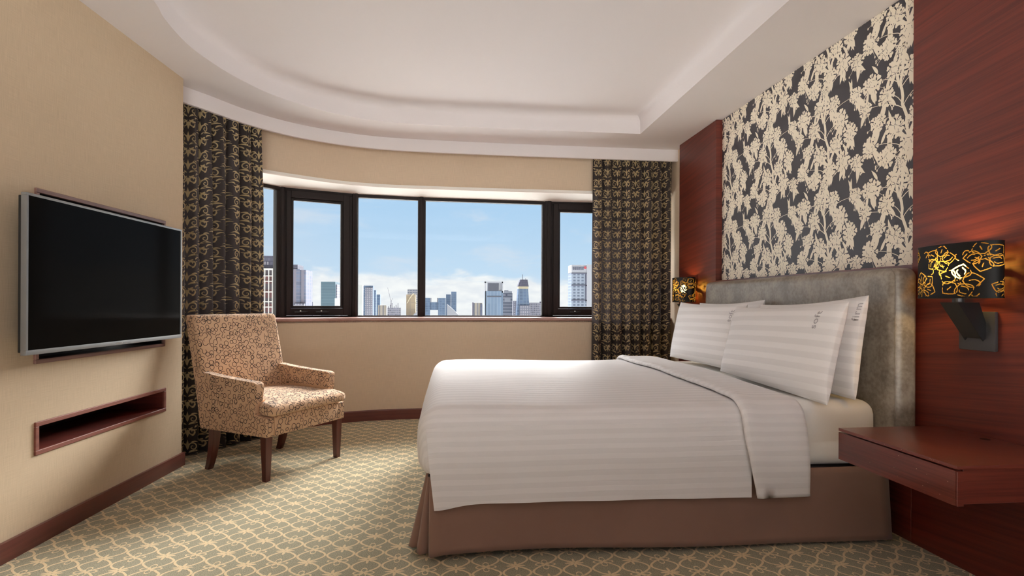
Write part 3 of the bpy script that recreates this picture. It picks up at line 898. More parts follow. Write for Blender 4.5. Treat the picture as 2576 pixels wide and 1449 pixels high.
pillow((1.828, 3.93, .665), (1.828, 3.09, .665), (1.852, 3.96, 1.055), (1.848, 3.085, 1.075), .036, 'pillow at the back by the far end of the headboard, mostly hidden', seed=4)
pillow((1.755, 3.075, .645), (1.755, 2.225, .630), (1.81, 3.07, 1.045), (1.80, 2.205, 1.090), .055, 'pillow embroidered firm behind the nearest pillow', 'firm', 2, .985, .50, .040)
pillow((1.61, 3.935, .655), (1.665, 3.105, .650), (1.705, 3.965, 1.060), (1.75, 3.10, 1.050), .068, 'front pillow farther from the camera, beside the right curtain', 'soft', 3, .86)
pillow((1.59, 3.125, .648), (1.59, 2.18, .618), (1.695, 3.135, 1.030), (1.700, 2.195, 1.062), .072, 'front pillow nearest the nightstand, embroidered soft', 'soft', 1)

# headboard ------------------------------------------------------------
hb = thing('headboard', 'grey brown leather headboard with rounded edges behind the pillows', 'headboard', (1.96, 3.07, .05))
def hfn(p):
    q = Vector(p); t = (p.y-2.18)/1.8
    return q
b = MB(); rounded(b, (1.898, 2.172, .40), (2.016, 3.99, 1.212), .042, (24, 60, 60), hfn)
worldchild(hb, b.build('cushion', M_leather, smooth=True, weld=.0004))
b = MB()
for oy_, ox_ in ((2.181, 1.9045),):
    b.tube([(ox_, oy_, .43)]+[(ox_, oy_, z_) for z_ in (.6, .8, 1.16)]+[(ox_, oy_+.004, 1.180), (ox_+.006, oy_+.03, 1.205)], .0018, 6)
worldchild(hb, b.build('piping', M_leather, smooth=True))

# ================================================================== NIGHTSTAND (wall-hung)
ns = thing('nightstand', 'red mahogany floating nightstand fixed to the near wall panel', 'nightstand', (1.79, 1.81, .42))
NX0, NX1, NY0, NY1 = 1.556, D1-.0005, 1.540, 2.066
b = MB(); b.box((NX0, NY0, .5385), (NX1, NY1, .550))
worldchild(ns, b.build('top', M_redwood, bevel=.0015))
b = MB(); b.box((NX0+.026, NY0+.006, .428), (NX1, NY1-.006, .5375)); b.box((NX0+.002, NY0+.001, .424), (NX0+.025, NY0+.007, .532))
worldchild(ns, b.build('body', M_redwood, bevel=.001, seg=1))
b = MB(); b.box((NX0, NY0+.0075, .424), (NX0+.024, NY1, .5335))
drw = worldchild(ns, b.build('drawer', M_redwood, bevel=.002))
b = MB(); b.tube([(NX1-.045, 1.84, .5502), (NX1-.045, 1.84, .5508)], .016, 24)
worldchild(ns, b.build('cable_hole', M_darkin))
b = MB(); rn = random.Random(4)
for k in range(16):
    y_ = rn.uniform(1.56, 2.0); z_ = rn.choice((.5445, rn.uniform(.44, .52))); s_ = rn.uniform(.0008, .0018)
    b.box((NX0-.0004, y_, z_), (NX0+.0004, y_+s_*1.6, z_+s_))
M_chip, *_ = mat('chipped_veneer', S(196, 160, 130), .7)
drw.data.materials.append(M_chip); bm = bmesh.new(); bm.from_mesh(drw.data)
nv_ = [bm.verts.new(q) for q in b.v]
for f in b.f: bm.faces.new([nv_[i] for i in f]).material_index = 1
bm.to_mesh(drw.data); bm.free()

# ================================================================== WALL LAMPS
M_amber = bpy.data.materials.new('amber_film'); M_amber.use_nodes = True
nt = M_amber.node_tree; nt.nodes.clear()
t1 = nt.nodes.new('ShaderNodeBsdfTransparent'); t1.inputs[0].default_value = (.9, .66, .28, 1)
t2 = nt.nodes.new('ShaderNodeBsdfTranslucent'); t2.inputs[0].default_value = (.42, .28, .10, 1)
ms = nt.nodes.new('ShaderNodeMixShader'); ms.inputs[0].default_value = .30
ou = nt.nodes.new('ShaderNodeOutputMaterial')
nt.links.new(t1.outputs[0], ms.inputs[1]); nt.links.new(t2.outputs[0], ms.inputs[2]); nt.links.new(ms.outputs[0], ou.inputs[0])
M_bulb = bpy.data.materials.new('glowing_bulb'); M_bulb.use_nodes = True
nt = M_bulb.node_tree; nt.nodes.clear()
em = nt.nodes.new('ShaderNodeEmission'); em.inputs[0].default_value = (1, .62, .18, 1); em.inputs[1].default_value = 150
ou = nt.nodes.new('ShaderNodeOutputMaterial'); nt.links.new(em.outputs[0], ou.inputs[0])
M_shadein, *_ = mat('shade_inner_lining', (.75, .50, .22), .6)

def shade_strokes(rnd, U, V):
    """flower line drawing on the unrolled shade, as polylines"""
    L_ = []
    def flower(cx, cy, R, a0, n_, squash=.8):
        for k in range(n_):
            a = a0+k*2*PI/n_
            tipx, tipy = cx+math.cos(a)*R, cy+math.sin(a)*R*squash
            for sg in (1, -1):
                pts = []
                for i in range(9):
                    t = i/8; bul = math.sin(PI*t**.8)*R*.42
                    pts.append((cx+math.cos(a)*R*(.18+.82*t)-math.sin(a)*bul*sg, cy+(math.sin(a)*R*(.18+.82*t)+math.cos(a)*bul*sg)*squash))
                h = rnd.choice((3, 4, 5)); L_.append(pts[:h+1]); L_.append(pts[h+1:])
            if k % 2:
                for sg in (1, -1):
                    pts = [(cx+math.cos(a)*R*(.3+.5*i/6)-math.sin(a)*math.sin(PI*i/6)*R*.2*sg, cy+(math.sin(a)*R*(.3+.5*i/6)+math.cos(a)*math.sin(PI*i/6)*R*.2*sg)*squash) for i in range(7)]
                    L_.append(pts[:5] if sg > 0 else pts[2:])
            else:
                L_.append([(cx+math.cos(a)*R*s_, cy+math.sin(a)*R*s_*squash) for s_ in (.45, .58, .70)])
        for k in range(9):
            a = rnd.uniform(0, 6.28); r = R*rnd.uniform(.06, .16); L_.append([(cx+math.cos(a)*r, cy+math.sin(a)*r), (cx+math.cos(a)*r*1.2, cy+math.sin(a)*r*1.2)])
    x = .0; k = 0
    spec = [(.00, .05, .070), (.09, .17, .060), (.17, .045, .075), (.26, .15, .066), (.335, .05, .070), (.42, .15, .070), (.49, .03, .060), (.55, .15, .066), (.62, .04, .068), (.70, .15, .066)]
    s0_ = SHADE_FRONT-.335
    spec[4] = (.335, .062, .080)
    for cx, cy, R in [((q[0]+s0_) % U, q[1], q[2]) for q in spec]: flower(cx, cy, R, rnd.uniform(0, 6), rnd.choice((5, 6)))
    for k in range(26):
        cx, cy = rnd.uniform(0, U), rnd.uniform(.01, V-.01); a = rnd.uniform(0, 6.28)
        L_.append([(cx+math.cos(a+i*.35)*.006*i, cy+math.sin(a+i*.35)*.006*i) for i in range(5)])
    return L_
def _front(hw, hd):
    th = np.linspace(0, 2*PI, 4001); sa = np.r_[0, np.cumsum(np.hypot(np.diff(hd*np.cos(th)), np.diff(hw*np.sin(th))))]
    return float(np.interp(PI+math.atan(hd/hw), th, sa))
SHADE_FRONT = _front(.166, .072)
def build_shade(hw, hd, h):
    """oval drum, metal with cut-out line drawing over an amber film"""
    Per = PI*(3*(hw+hd)-math.sqrt((3*hw+hd)*(hw+3*hd)))
    NU_, NV_ = 560, 130
    mask = np.zeros((NU_, NV_), bool)
    du, dv = Per/NU_, h/NV_
    for pl in shade_strokes(random.Random(21), Per, h):
        for i in range(len(pl)-1):
            (x0, y0), (x1, y1) = pl[i], pl[i+1]; n_ = max(2, int(math.hypot(x1-x0, y1-y0)/(dv*.5)))
            for k in range(n_+1):
                t = k/n_; px_, py_ = x0+(x1-x0)*t, y0+(y1-y0)*t; R = .0006
                i0, i1 = int((px_-R)/du), int((px_+R)/du); j0, j1 = int((py_-R)/dv), int((py_+R)/dv)
                for a in range(i0, i1+1):
                    for c in range(max(j0, 4), min(j1, NV_-5)+1): mask[a % NU_, c] = True
    # equal arc length around the oval
    th = np.linspace(0, 2*PI, 4001); xs, ys_ = hd*np.cos(th), hw*np.sin(th)
    sarc = np.r_[0, np.cumsum(np.hypot(np.diff(xs), np.diff(ys_)))]; tt_ = np.interp(np.linspace(0, sarc[-1], NU_+1)[:-1], sarc, th)
    b = MB()
    ring = [(hd*math.cos(t), hw*math.sin(t)) for t in tt_]
    for i in range(NU_):
        for j in range(NV_+1): b.v.append((ring[i][0], ring[i][1], h*j/NV_))
    for i in range(NU_):
        i2 = (i+1) % NU_; j = 0
        while j < NV_:
            m_ = mask[i, j]; k = j
            while k+1 < NV_ and mask[i, k+1] == m_ and not m_ : k += 1
            b.f.append([i*(NV_+1)+j, i2*(NV_+1)+j, i2*(NV_+1)+k+1, i*(NV_+1)+k+1]); b.m.append(1 if m_ else 0)
            j = k+1
    return b
def lamp(cx, cy, z0, label, proto=None):
    r = thing('wall_lamp', label, 'wall lamp', (cx, cy, z0), 'bedside wall lamps')
    if proto:
        for ch in proto.children:
            c_ = ch.copy(); C.objects.link(c_); c_.parent = r
            for g_ in ch.children:
                d_ = g_.copy(); C.objects.link(d_); d_.parent = c_
        return r
    H_ = .205
    b = build_shade(.166, .072, H_); o = b.build('lamp_shade', [M_blackmatte, M_amber], r, smooth=True, fix=False)
    b = MB(); ring = lambda s, z: [(.072*s*math.cos(t), .166*s*math.sin(t), z) for t in [k*2*PI/64 for k in range(65)]]
    for za in (0, H_-.004):
        b = MB(); b.grid([ring(1.006, za), ring(1.006, za+.004), ring(.985, za+.004), ring(.985, za), ring(1.006, za)])
        b.build('shade_rim', M_blackmatte, o, smooth=False)
    # bulb, holder
    b = MB(); pr = [(.004, .075), (.014, .082), (.022, .100), (.024, .118), (.018, .135), (.008, .144), (.0005, .146)]
    b.grid([[(math.cos(k*PI/8)*r_, math.sin(k*PI/8)*r_, z) for k in range(17)] for r_, z in pr])
    b.build('bulb', M_bulb, r, smooth=True)
    b = MB(); b.tube([(0, 0, -.016), (0, 0, .0)], .019, 24); b.tube([(0, 0, .0), (0, 0, .076)], .011, 16); b.tube([(0, -.16, .012), (0, .16, .012)], .0025, 8)
    b.build('bulb_holder', M_plate, r, smooth=False, bevel=0)
    # folded arm: two slanted cheeks joined by a slanted front plate and a flat top
    b = MB(); xw = D1-cx; zt = -.016
    ck = [(-.030, zt), (.058, zt), (xw-.012, -.118), (xw-.030, -.166)]
    ck = [(-.040, zt), (.050, zt), (xw-.014, -.095), (xw-.014, -.150), (xw-.026, -.162)]
    for sy in (-1, 1):
        b.prism(ck, lambda u, v_, w_, sy=sy: (u, sy*.036+w_, v_), -.002, .002)
    b.add([(-.040, -.036, zt), (-.040, .036, zt), (xw-.034, .036, -.152), (xw-.034, -.036, -.152)], [(0, 1, 2, 3)])
    b.add([(-.040, -.036, zt+.0005), (.05, -.036, zt+.0005), (.05, .036, zt+.0005), (-.040, .036, zt+.0005)], [(0, 1, 2, 3)])
    b.build('arm', M_black, r, fix=False)
    b = MB(); b.box((xw-.016, -.074, -.200), (xw-.0008, .074, -.050)); b.build('wall_plate', M_plate, r, bevel=.007)
    return r
lp = lamp(1.925, 1.905, 1.075, 'nearest black wall lamp with glowing flower cut-outs, above the nightstand')
lp2 = lamp(1.925, 4.42, 1.062, 'far black wall lamp with flower cut-outs, between curtain and headboard', proto=lp)
# ================================================================== TELEVISION
tv = thing('television', 'large flat television with black screen and silver bezel on the left wall', 'television', WL(2.95, .08, .83))
y0, y1, z0, z1 = 2.382, 3.519, .830, 1.483
dF = .100
b = MB()
bw, bb = .011, .020
b.tbox(WL, (y0, dF-.022, z0), (y1, dF, z0+bb)); b.tbox(WL, (y0, dF-.022, z1-bw), (y1, dF, z1))
b.tbox(WL, (y0, dF-.022, z0+bb), (y0+bw, dF, z1-bw)); b.tbox(WL, (y1-bw, dF-.022, z0+bb), (y1, dF, z1-bw))
worldchild(tv, b.build('bezel', M_bezel, bevel=.0025, seg=2))
b = MB(); b.tbox(WL, (y0+bw-.001, dF-.012, z0+bb-.001), (y1-bw+.001, dF-.004, z1-bw+.001)); worldchild(tv, b.build('screen', M_screen))
b = MB(); b.tbox(WL, (y0+.01, dF-.040, z0+.01), (y1-.01, dF-.0225, z1-.01)); b.tbox(WL, (y0+.2, dF-.066, z0+.05), (y1-.2, dF-.040, z1-.22))
worldchild(tv, b.build('back_cover', M_tvback, bevel=.004))
b = MB(); b.tbox(WL, (2.80, -.098, .95), (3.10, .033, 1.30)); worldchild(tv, b.build('wall_mount', M_tvback))
b = MB()
for k in range(7): b.tbox(WL, (2.925+k*.007, dF+.0001, z0+.007), (2.925+k*.007+.005, dF+.0006, z0+.012))
worldchild(tv, b.build('logo', M_steel, fix=False))

# ================================================================== ARMCHAIR
ang = math.radians(-31.81)
Fv = Vector((math.cos(ang), math.sin(ang), 0)); Rv = Vector((-math.sin(ang), math.cos(ang), 0))
cc = Vector((-1.151, 3.717, 0))
ch = thing('armchair', 'tan armchair with dark looping squiggle pattern and tapered wooden legs by the window', 'armchair', cc)
def CH(f, r, z): return cc+Fv*f+Rv*r+Vector((0, 0, z))
def soft(o, lv=2):
    return o
def prism_panel(poly, r0, r1, bev=.018, seg=4):
    b = MB(); b.prism(poly, lambda u, v_, w_: CH(u, w_, v_), r0, r1); return b
def squiggles(targets, seed, count_scale=1.0):
    """dark looping thread laid on the upholstery: each piece is added to the mesh it lies on"""
    rnd = random.Random(seed)
    bvh = {}
    for o in targets:
        me = o.data; bvh[o] = BVHTree.FromPolygons([v_.co.copy() for v_ in me.vertices], [list(p_.vertices) for p_ in me.polygons])
    add = {o: ([], []) for o in targets}
    dirs = [(Fv*-1, Rv, Vector((0, 0, 1)), CH(.9, 0, .55), (-.36, .36), (-.36, .5)),
            (Rv, Fv, Vector((0, 0, 1)), CH(0, -.9, .55), (-.5, .42), (-.36, .5)),
            (-Rv, Fv, Vector((0, 0, 1)), CH(0, .9, .55), (-.5, .42), (-.36, .5)),
            (Rv, Fv, Vector((0, 0, 1)), CH(0, .0, .52), (.0-.3, .30), (-.1, .2)),
            (Vector((0, 0, -1)), Fv, Rv, CH(0, 0, 1.5), (-.5, .40), (-.36, .36))]
    for di, (D_, U_, V_, O_, ur, vr) in enumerate(dirs):
        occ = set(); CS = .0074; fails = 0; st = .0028
        def cells(pp): return {(int(q[0]/CS), int(q[1]/CS)) for q in pp}
        def near(c_): return any((c_[0]+i, c_[1]+j) in occ for i in (-1, 0, 1) for j in (-1, 0, 1))
        while fails < 220:
            u = rnd.uniform(*ur); v_ = rnd.uniform(*vr)
            if near((int(u/CS), int(v_/CS))): fails += 1; continue
            hd = rnd.uniform(0, 6.28); sg = rnd.choice((1, -1)); pts = [(u, v_)]; own = set()
            for _ in range(rnd.choice((3, 4, 5, 6, 7))):
                best_ = None
                for tr_ in range(7):
                    rad = rnd.uniform(.0120, .0205); turn = rnd.choice((rnd.uniform(1.2, 3.4), rnd.uniform(3.9, 5.9))); n_ = int(turn*rad/st)+2; s2 = sg if tr_ < 5 else -sg
                    uu, vv, hh, pp = u, v_, hd, []
                    for i in range(n_):
                        hh += s2*st/rad*(1+.35*math.sin(PI*i/n_)); uu += math.cos(hh)*st; vv += math.sin(hh)*st; pp.append((uu, vv))
                    cl_ = cells(pp); bad = sum(1 for q in cl_ if q in occ)+.4*sum(1 for q in cl_ if q in own)
                    sc2 = bad/len(cl_)
                    if best_ is None or sc2 < best_[0]: best_ = (sc2, pp, uu, vv, hh, s2, cl_)
                if best_[0] > .20: break
                pts += best_[1]; u, v_, hd = best_[2:5]; sg = -best_[5]; own |= best_[6]
            if len(pts) < 12: fails += 1; continue
            occ |= cells(pts); fails = 0
            if True:
                prev = None
                for i, (pu, pv) in enumerate(pts):
                    o_ = O_+U_*pu+V_*pv; best = None
                    for o in targets:
                        loc, nor, idx, dist = bvh[o].ray_cast(o_, D_, 3)
                        if loc is not None and (best is None or dist < best[2]): best = (loc, nor, dist, o)
                    if best is None: prev = None; continue
                    loc, nor, dist, o = best
                    if nor.dot(D_) > 0: nor = -nor
                    if -nor.dot(D_) < (.66 if di != 4 else .72): prev = None; continue
                    if prev and prev[2] is o and (loc-prev[0]).length < .012:
                        t = (loc-prev[0]); 
                        if t.length > 1e-6:
                            s_ = t.normalized().cross(nor).normalized()*.0015
                            p0, n0 = prev[0], prev[1]
                            vs_, fs_ = add[o]; base = len(vs_); ext = t*.12
                            vs_ += [p0-s_+n0*.0007-ext, p0+s_+n0*.0007-ext, loc+s_+nor*.0007+ext, loc-s_+nor*.0007+ext]; fs_.append([base, base+1, base+2, base+3])
                    prev = (loc, nor, o)
    for o, (vs_, fs_) in add.items():
        if not fs_: continue
        bm = bmesh.new(); bm.from_mesh(o.data)
        nv_ = [bm.verts.new(v_) for v_ in vs_]; 
        for f in fs_:
            ff = bm.faces.new([nv_[i] for i in f]); ff.material_index = 1; ff.smooth = False
        bm.to_mesh(o.data); bm.free()
MC = [M_chair, M_squig]
# side panels with arms: profile in (front, height)
side = [(-.285, .262), (.295, .262), (.300, .30), (.296, .372), (.205, .385), (.196, .40), (.205, .46), (.215, .54), (.212, .566), (.19, .576), (.05, .583), (-.12, .595), (-.26, .61), (-.34, .60), (-.318, .45)]
arms = []
for r0, r1 in ((-.318, -.260), (.260, .318)):
    b = prism_panel(side, r0, r1); arms.append(b.build('arm', MC, bevel=.013, seg=3))
# front rail and under-frame
b = MB(); b.prism([(-.28, .262), (.298, .262), (.302, .30), (.298, .378), (-.28, .378)], lambda u, v_, w_: CH(u, w_, v_), -.2595, .2595)
rail = b.build('seat_frame', MC, bevel=.008, seg=2)
# cushion: T-shaped front, crowned top
def cush():
    b = MB()
    lo, hi = Vector((-.22, -.257, .380)), Vector((.330, .257, .455))
    def f_(p):
        q = Vector(p); t = (p.x+.22)/.55
        if t > .72: q.y = p.y*(1+.205*min(1, max(0, (t-.76)/.05)))
        k = (p.z-.38)/.075
        crown = .022*(1-(p.y/.30)**2)*math.sin(PI*min(1, max(0.05, t*.9+.1)))*max(0, k)
        q.z += crown-(.012*max(0, t-.8)/.2*k)+.008*k*(1-t)
        return CH(q.x, q.y, q.z)
    rounded(b, lo, hi, .030, (36, 34, 10), f_)
    return b.build('seat_cushion', MC, smooth=True, weld=.0003)
cu_ = cush()
# back: leaning slab
def back():
    b = MB()
    lo, hi = Vector((0, -.313, .0)), Vector((.105, .313, .70))
    def f_(p):
        t = p.z/.70
        fr_ = -.305+p.x-.150*t**1.15
        if p.x > .06: fr_ += .010*math.sin(PI*t)*(1-(p.y/.33)**2)
        return CH(fr_, p.y*(1-.0*t), .262+p.z*1.003)
    rounded(b, lo, hi, .022, (12, 36, 40), f_)
    return b.build('backrest', MC, smooth=True, weld=.0003)
bk = back()
squiggles([arms[0], arms[1], rail, cu_, bk], 12)
for o in (arms[0], arms[1], rail, cu_, bk): worldchild(ch, o)
# legs
def leg(f0, r0, w0, w1, back_=False):
    b = MB(); rows = []
    for k in range(7):
        t = k/6; z_ = .268*(1-t); wd = w0+(w1-w0)*t; of = -.055*t*t if back_ else 0
        fo_ = f0+of+(.055 if back_ else 0)
        rows.append([CH(fo_+a*wd, r0+c*wd, z_) for a, c in ((-1, -1), (1, -1), (1, 1), (-1, 1), (-1, -1))])
    b.grid(rows); b.add([rows[0][i] for i in range(4)], [(0, 1, 2, 3)]); b.add([rows[-1][i] for i in range(4)], [(0, 1, 2, 3)])
    return worldchild(ch, b.build('leg', M_leg, bevel=.002, seg=1, weld=.0002))
leg(.262, -.285, .0245, .0165); leg(.262, .285, .0245, .0165)
leg(-.262, -.272, .026, .018, True); leg(-.262, .272, .026, .018, True)

# ================================================================== CITY
b = MB(); nseg = 64
b.add([(0, 0, -60)]+[(1750*math.cos(k*2*PI/nseg), 1750*math.sin(k*2*PI/nseg), -60) for k in range(nseg)], [(0, k+1, (k+1) % nseg+1) for k in range(nseg)])
M_ground, nt, p = mat('pale_bounce_ground', S(150, 156, 150), .9); v, x, y, z = coords(nt)
setc(nt, p, 'Base Color', mixc(nt, noise(nt, v, .02, 4), S(196, 198, 196), S(232, 230, 226)))  # ground kept very pale so it bounces daylight onto the ceiling
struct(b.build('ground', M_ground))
def facade(name, glass, rib, bay, floor_, wx=.15, wz=.25, var=.3, rough=.5):
    m, nt, p = mat(name, glass, rough, spec=.3)
    v, x, y, z = coords(nt)
    h = x+y
    mx_ = (h/bay).fract().lt(wx); mz = (z/floor_).fract().lt(wz)
    cell = nt.nodes.new('ShaderNodeTexWhiteNoise'); cell.noise_dimensions = '3D'
    nt.links.new(combine(nt, (h/bay).floor(), (z/floor_).floor(), 0), cell.inputs['Vector'])
    gcol = mixc(nt, X(nt, cell.outputs['Value']), tuple(q*(1-var) for q in glass), tuple(min(1, q*(1+var)) for q in glass))
    setc(nt, p, 'Base Color', mixc(nt, mx_.max(mz), gcol, rib))
    return m
hz = lambda r, g, b_: tuple(q*.46 for q in S(r, g, b_))  # distance haze is mixed into the facade colours, all then scaled darker
F_red = facade('red_brown_infill', hz(120, 80, 84), hz(96, 88, 98), 3.4, 7.4, .0, .42, .35)
F_white, *_ = mat('white_concrete_grid', hz(235, 232, 226), .8)
F_roof = facade('dark_grey_cladding', hz(104, 104, 124), hz(84, 84, 104), 1.2, 2.2, .1, .3, .2)
F_navy = facade('blue_grey_tower_glass', hz(112, 122, 148), hz(136, 132, 148), 7.5, 3.2, .32, .16, .15)
F_teal = facade('teal_glass', hz(92, 118, 134), hz(104, 130, 144), 60, 3.6, .0, .22, .10)
F_slate = facade('slate_glass', hz(104, 126, 158), hz(126, 146, 172), 5, 4.2, .18, .22, .15)
F_pale = facade('pale_stone', hz(176, 174, 186), hz(130, 134, 152), 3.0, 3.4, .42, .35, .12)
F_blue = facade('blue_glass_tower', hz(120, 142, 170), hz(140, 158, 182), 4.2, 60, .24, .0, .10)
F_screen = facade('dark_roof_screen', hz(96, 100, 114), hz(84, 88, 104), 1.6, 1.6, .3, .3, .1)
F_grey = facade('grey_office_bands', hz(150, 152, 166), hz(108, 116, 134), 90, 4.4, .0, .45, .1)
F_beige = facade('beige_block', hz(206, 196, 182), hz(150, 150, 160), 5, 30, .35, .0, .1)
F_mott = facade('mottled_grey', hz(120, 122, 142), hz(166, 166, 178), 2.6, 3.0, .35, .35, .4)
F_gold = facade('sand_gold_cladding', hz(196, 176, 148), hz(186, 170, 150), 12, 9, .1, .12, .12)
F_grate = facade('white_grey_lattice', hz(120, 132, 158), hz(196, 198, 206), 4, 3.2, .2, .5, .15)
F_right = facade('steel_hotel', hz(104, 116, 138), hz(156, 168, 188), 4.6, 3.4, .42, .42, .12)
F_silver, *_ = mat('silver_cladding', hz(172, 176, 188), .6)
F_cream, *_ = mat('cream_arch', hz(222, 208, 176), .7)
F_red_logo, *_ = mat('red_sign', hz(190, 60, 76), .6)
F_sign, *_ = mat('pale_sign', hz(164, 162, 174), .6)
F_dark, *_ = mat('dark_sign_strokes', hz(88, 92, 116), .6)
F_wh, *_ = mat('white_facade', hz(232, 236, 236), .7)
ZG = -60
def bld(label, x0, x1, zt, y_, dep, m, name='tower', extra=None, z0=ZG):
    r = thing(name, label, 'building', ((x0+x1)/2, y_, z0))
    b = MB(); b.box((x0, y_, z0), (x1, y_+dep, zt)); worldchild(r, b.build('facade', m))
    for nm, mm, boxes in (extra or ()):
        if nm in ('roof_mast', 'arched_top', 'roof_frame', 'side_slab', 'dark_ledge', 'crown_post'):
            for a, c_ in boxes:
                b = MB(); b.box(a, c_); worldchild(r, b.build(nm, mm, fix=False))
            continue
        b = MB()
        for a, c_ in boxes: b.box(a, c_)
        if boxes: worldchild(r, b.build(nm, mm, fix=False))
    return r
# white grid block
gb = []
yq = 299.6
xs = [-123.0, -120.6, -118.3, -116.0, -113.6, -111.6, -109.4, -107.1, -104.8, -102.57, -100.26, -97.95, -95.97, -94.11, -92.64, -91.1, -88.9]
for x_ in xs: gb.append(((x_-.2, yq-.5, ZG), (x_+.2, yq+.3, 18.5)))
for z_, h_ in ((18.5, .9), (14.8, .5), (12.0, .5), (6.4, .5), (1.3, .5), (-1.5, .5), (-7, .5), (-12, .5), (-15, .5), (-21, .5), (-27, .5), (-35, .5), (-45, .5)): gb.append(((-123.2, yq-.45, z_-h_), (-88.6, yq+.25, z_)))
rb = MB()
r = bld('wide block with a white concrete grid over red brown infill, seen beside the left curtain', -123.1, -88.6, 18.0, 300, 11, F_red, 'office_block', [('concrete_grid', F_white, gb), ('roof_structure', F_roof, [((-107.3, 303, 18), (-89.5, 309, 25.4))]),
     ('rooftop_sign', F_sign, [((-105+k*1.4, 302.6, 20.6), (-104.2+k*1.4, 303, 22.2)) for k in range(6)])])
r = bld('tall blue grey tower with chamfered top in the left casement pane', -165, -139.5, 31.0, 520, 26, F_navy, extra=[('crown', F_roof, [((-163, 522, 31), (-142.0, 542, 35.2))]), ('stair_core', F_navy, [((-139.5, 521, ZG), (-134.4, 545, 30.4))]), ('podium', F_mott, [((-144, 517, ZG), (-134.6, 520, -.5))])])
bld('broad dark teal glass block in the left casement pane', -162.4, -145.2, 26.1, 700, 40, F_teal, extra=[('side_wing', F_pale, [((-145.2, 704, ZG), (-143.9, 739, 23))])])
bld('small white block in front of the teal glass block', -129.1, -124.8, 5.3, 620, 8, F_wh, 'office_block')
bld('slim white tower at the left edge of the second pane', -138.4, -128.5, 25.7, 800, 10, F_wh)
bld('slate blue tower with a pale front slab', -144.5, -127.7, 27.5, 900, 12, F_slate, extra=[('front_slab', F_pale, [((-139.4, 897, ZG), (-127.9, 900, 24.4))])])
bld('blue tower stepping down behind the slate tower', -136, -127.4, 21.1, 930, 10, F_slate)
bld('lower blue tower right of the stepped group', -133, -124.2, 14.2, 960, 10, F_slate)
bld('low beige block beside the construction site', -106.5, -94.7, -3.3, 800, 9, F_beige, 'office_block')
r = bld('low unfinished block with roof frames left of the gold arch', -88.3, -71.8, -6.5, 760, 14, F_mott, 'construction_block', [('roof_frame', F_mott, [((-88+k*2.6, 762, -6.5), (-87.2+k*2.6, 764, -4.5+2.2*((k*7) % 3))) for k in range(6)])])
cr = thing('crane', 'thin tower crane above the low unfinished block', 'crane', (-88, 800, ZG))
b = MB(); b.tube([(-88, 800, ZG), (-88, 800, 3.5)], .55, 6); b.tube([(-88, 800, 2), (-93, 800, 22)], .28, 6); b.tube([(-88, 800, 3), (-85.5, 800, 7)], .28, 6); worldchild(cr, b.build('mast', F_mott))
r = bld('tower with a gold arch crown left of the dark mullion', -64.9, -52, 12.0, 780, 14, F_gold)
b = MB(); b.tube([(-63.5, 779, 0), (-60.5, 779, 6), (-57.2, 779, 10.5), (-54.8, 779, 13.5)], .8, 6); b.tube([(-54.8, 779, 13.5), (-53.4, 779, 8), (-51.5, 779, -1)], .45, 6)
worldchild(r, b.build('arch', F_cream))
bld('white latticed tower behind the gold arch', -66.5, -45.6, 20.4, 820, 14, F_grate)
bld('lattice tower left post of the gate building', -60, -41, 9.5, 1000, 16, F_slate)
r = bld('gate shaped blue block with a bridge between two wings', -26.5, -13.0, 9.4, 1000, 16, F_slate, 'gate_building', [('bridge', F_slate, [((-40.9, 1003, -12.8), (-26, 1012, 1.6))]), ('roof_mast', F_roof, [((-40.2, 1004, 1.7), (-39, 1006, 9.5)), ((-28.4, 1004, 1), (-27.2, 1006, 9.5))])])
bld('blue block left of the tallest tower in the gate group', -12.6, -3.9, 16.1, 1022, 12, F_slate)
bld('tallest blue tower at the right of the gate group', -3.0, 6.5, 21.2, 1020, 12, F_slate)
# two curved shells in front of the gate group
def shell(label, x0, x1, z0_, zt, y_, fl=1):
    n_ = 14; poly = [(x0, ZG)]
    for k in range(n_+1):
        t = k/n_; poly.append((x0+(x1-x0)*t, z0_+(zt-z0_)*((1-t)**.8 if fl > 0 else math.sin(t*PI/2))))
    poly.append((x1, ZG)); b = MB(); b.prism(poly, lambda u, v_, w_: (u, w_, v_), y_, y_+12)
    o = b.build('curved_hall', F_silver); tag(o, label, 'building')
shell('pale curved roof hall in front of the gate group', -9.4, 14, -26, -1.5, 900, 1)
shell('pale curved hall below the gold arch', -62, -46.5, -30, -11.5, 760, -1)
bld('low grey block with pale front left of the big glass tower', 28.1, 42.6, 0.6, 800, 12, F_beige, 'office_block', [('side_slab', F_navy, [((39.6, 797, ZG), (42.7, 800, -1.2)), ((28, 798, ZG), (30.0, 800, 1.4))])])
bld('big blue glass tower with dark roof screen and crown posts', 41.0, 63.9, 16, 700, 26, F_blue, extra=[('roof_screen', F_screen, [((44.6, 700.5, 14), (58.6, 722, 26.6))]), ('crown_post', F_silver, [((40.2, 700, 26.4), (63.9, 702, 28)), ((40.2, 700, ZG), (41.9, 703, 28)), ((62.4, 700, 14), (63.9, 703, 28)), ((59.2, 702, 15), (62.6, 704, 26.6))]), ('dark_band', F_screen, [((43.6, 699.5, 8.2), (61.8, 700, 9.6))])])
bld('grey banded tower with arched top right of the big glass tower', 69.3, 82.6, 14.5, 760, 16, F_grey, extra=[('arched_top', F_silver, [((70.2, 760, 14.5), (81.9, 770, 17.2)), ((71.5, 759.4, 2), (79.8, 760, 8.5)), ((71, 761, 17), (77, 768, 18.6))]), ('opening', F_dark, [((73, 759.2, 10.6), (75.4, 760, 13.4))])])
bld('small grey block left of the tapered tower', 88.1, 99.7, 3.8, 800, 12, F_pale, 'office_block')
r = thing('tower', 'tapered tower with faceted crown and mast', 'building', (95.7, 740, ZG))
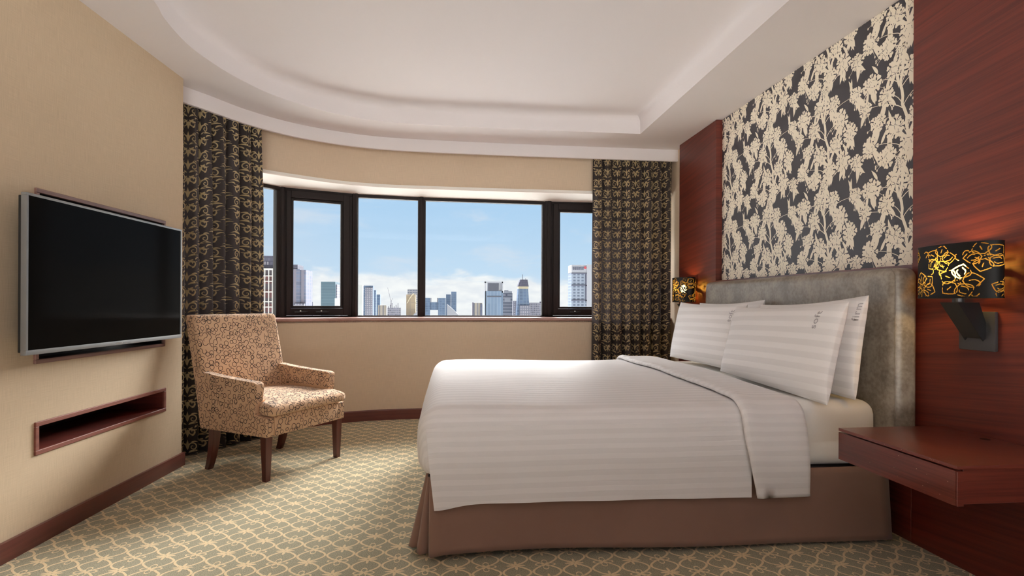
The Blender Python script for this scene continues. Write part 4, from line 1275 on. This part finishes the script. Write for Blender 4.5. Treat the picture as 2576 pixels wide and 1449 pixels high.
def frustum(x0, x1, xa, xb, z0_, z1_, y0_, dp): 
    b = MB(); q = .12
    b.add([(x0, y0_, z0_), (x1, y0_, z0_), (x1, y0_+dp, z0_), (x0, y0_+dp, z0_), (xa, y0_+q*dp*.3, z1_), (xb, y0_+q*dp*.3, z1_), (xb, y0_+dp, z1_), (xa, y0_+dp, z1_)], [(0, 3, 2, 1), (4, 5, 6, 7), (0, 1, 5, 4), (1, 2, 6, 5), (2, 3, 7, 6), (3, 0, 4, 7)])
    return b
worldchild(r, frustum(85.6, 105.4, 88.7, 102.0, ZG+30, 20.2, 740, 15).build('shaft', F_slate))
worldchild(r, frustum(90.0, 104.0, 90.2, 103.8, ZG, -2.4, 738, 2).build('base_block', F_pale))
worldchild(r, frustum(89.2, 102.2, 88.6, 102.4, 20.2, 23.6, 740, 14).build('collar', F_cream))
worldchild(r, frustum(88.0, 102.7, 91.2, 101.0, 23.4, 32.8, 740, 14).build('crown', F_roof))
b = MB(); b.tube([(94.8, 747, 32), (94.8, 747, 40)], .4, 6); b.tube([(99.2, 747, 32), (99.2, 747, 34.6)], .3, 6); worldchild(r, b.build('mast', F_roof))
bld('low speckled grey block at the right of the widest pane', 113.5, 135.1, 1.4, 820, 14, F_mott, 'office_block', [('roof_edge', F_roof, [((131, 820, 1), (135.3, 826, 3.2))])])
sb = [((131.6+k*2.0, 599.3, 34.6), (132.5+k*2.0, 600, 42.6)) for k in range(8)]
r = bld('tall steel grey tower with sign band and red emblem in the right casement pane', 131.3, 149.8, 35.0, 600, 18, F_right, extra=[('sign_band', F_silver, [((131.3, 599.6, 34.6), (149.8, 618, 43.6))]), ('sign_letters', F_dark, [((132.6+k*2.15, 599.0, 38.0), (134.0+k*2.15, 599.4, 41.4)) for k in range(6)]),
     ('side_slab', F_silver, [((148.3, 599, ZG), (156.0, 616, 44.2))]), ('dark_ledge', F_dark, [((131, 599, 33.6), (148.6, 600, 34.8)), ((131, 599, 20.2), (148.6, 600, 21.4)), ((131, 599, 3.6), (148.6, 600, 4.8)), ((147, 599, 3), (148.4, 600, 34))])])
b = MB(); b.tube([(146.6, 598.6, 40.6), (146.6, 599.2, 40.6)], 1.5, 20); worldchild(r, b.build('red_emblem', F_red_logo))
bld('low blue block right of the steel grey tower', 177.8, 186, 5.6, 700, 12, F_slate, 'office_block')
o = MB(); o.tube([(-221.5, 900, ZG), (-221.5, 900, 1.1)], .5, 6); tag(o.build('mast', F_roof), 'thin far mast in the left casement pane', 'mast')
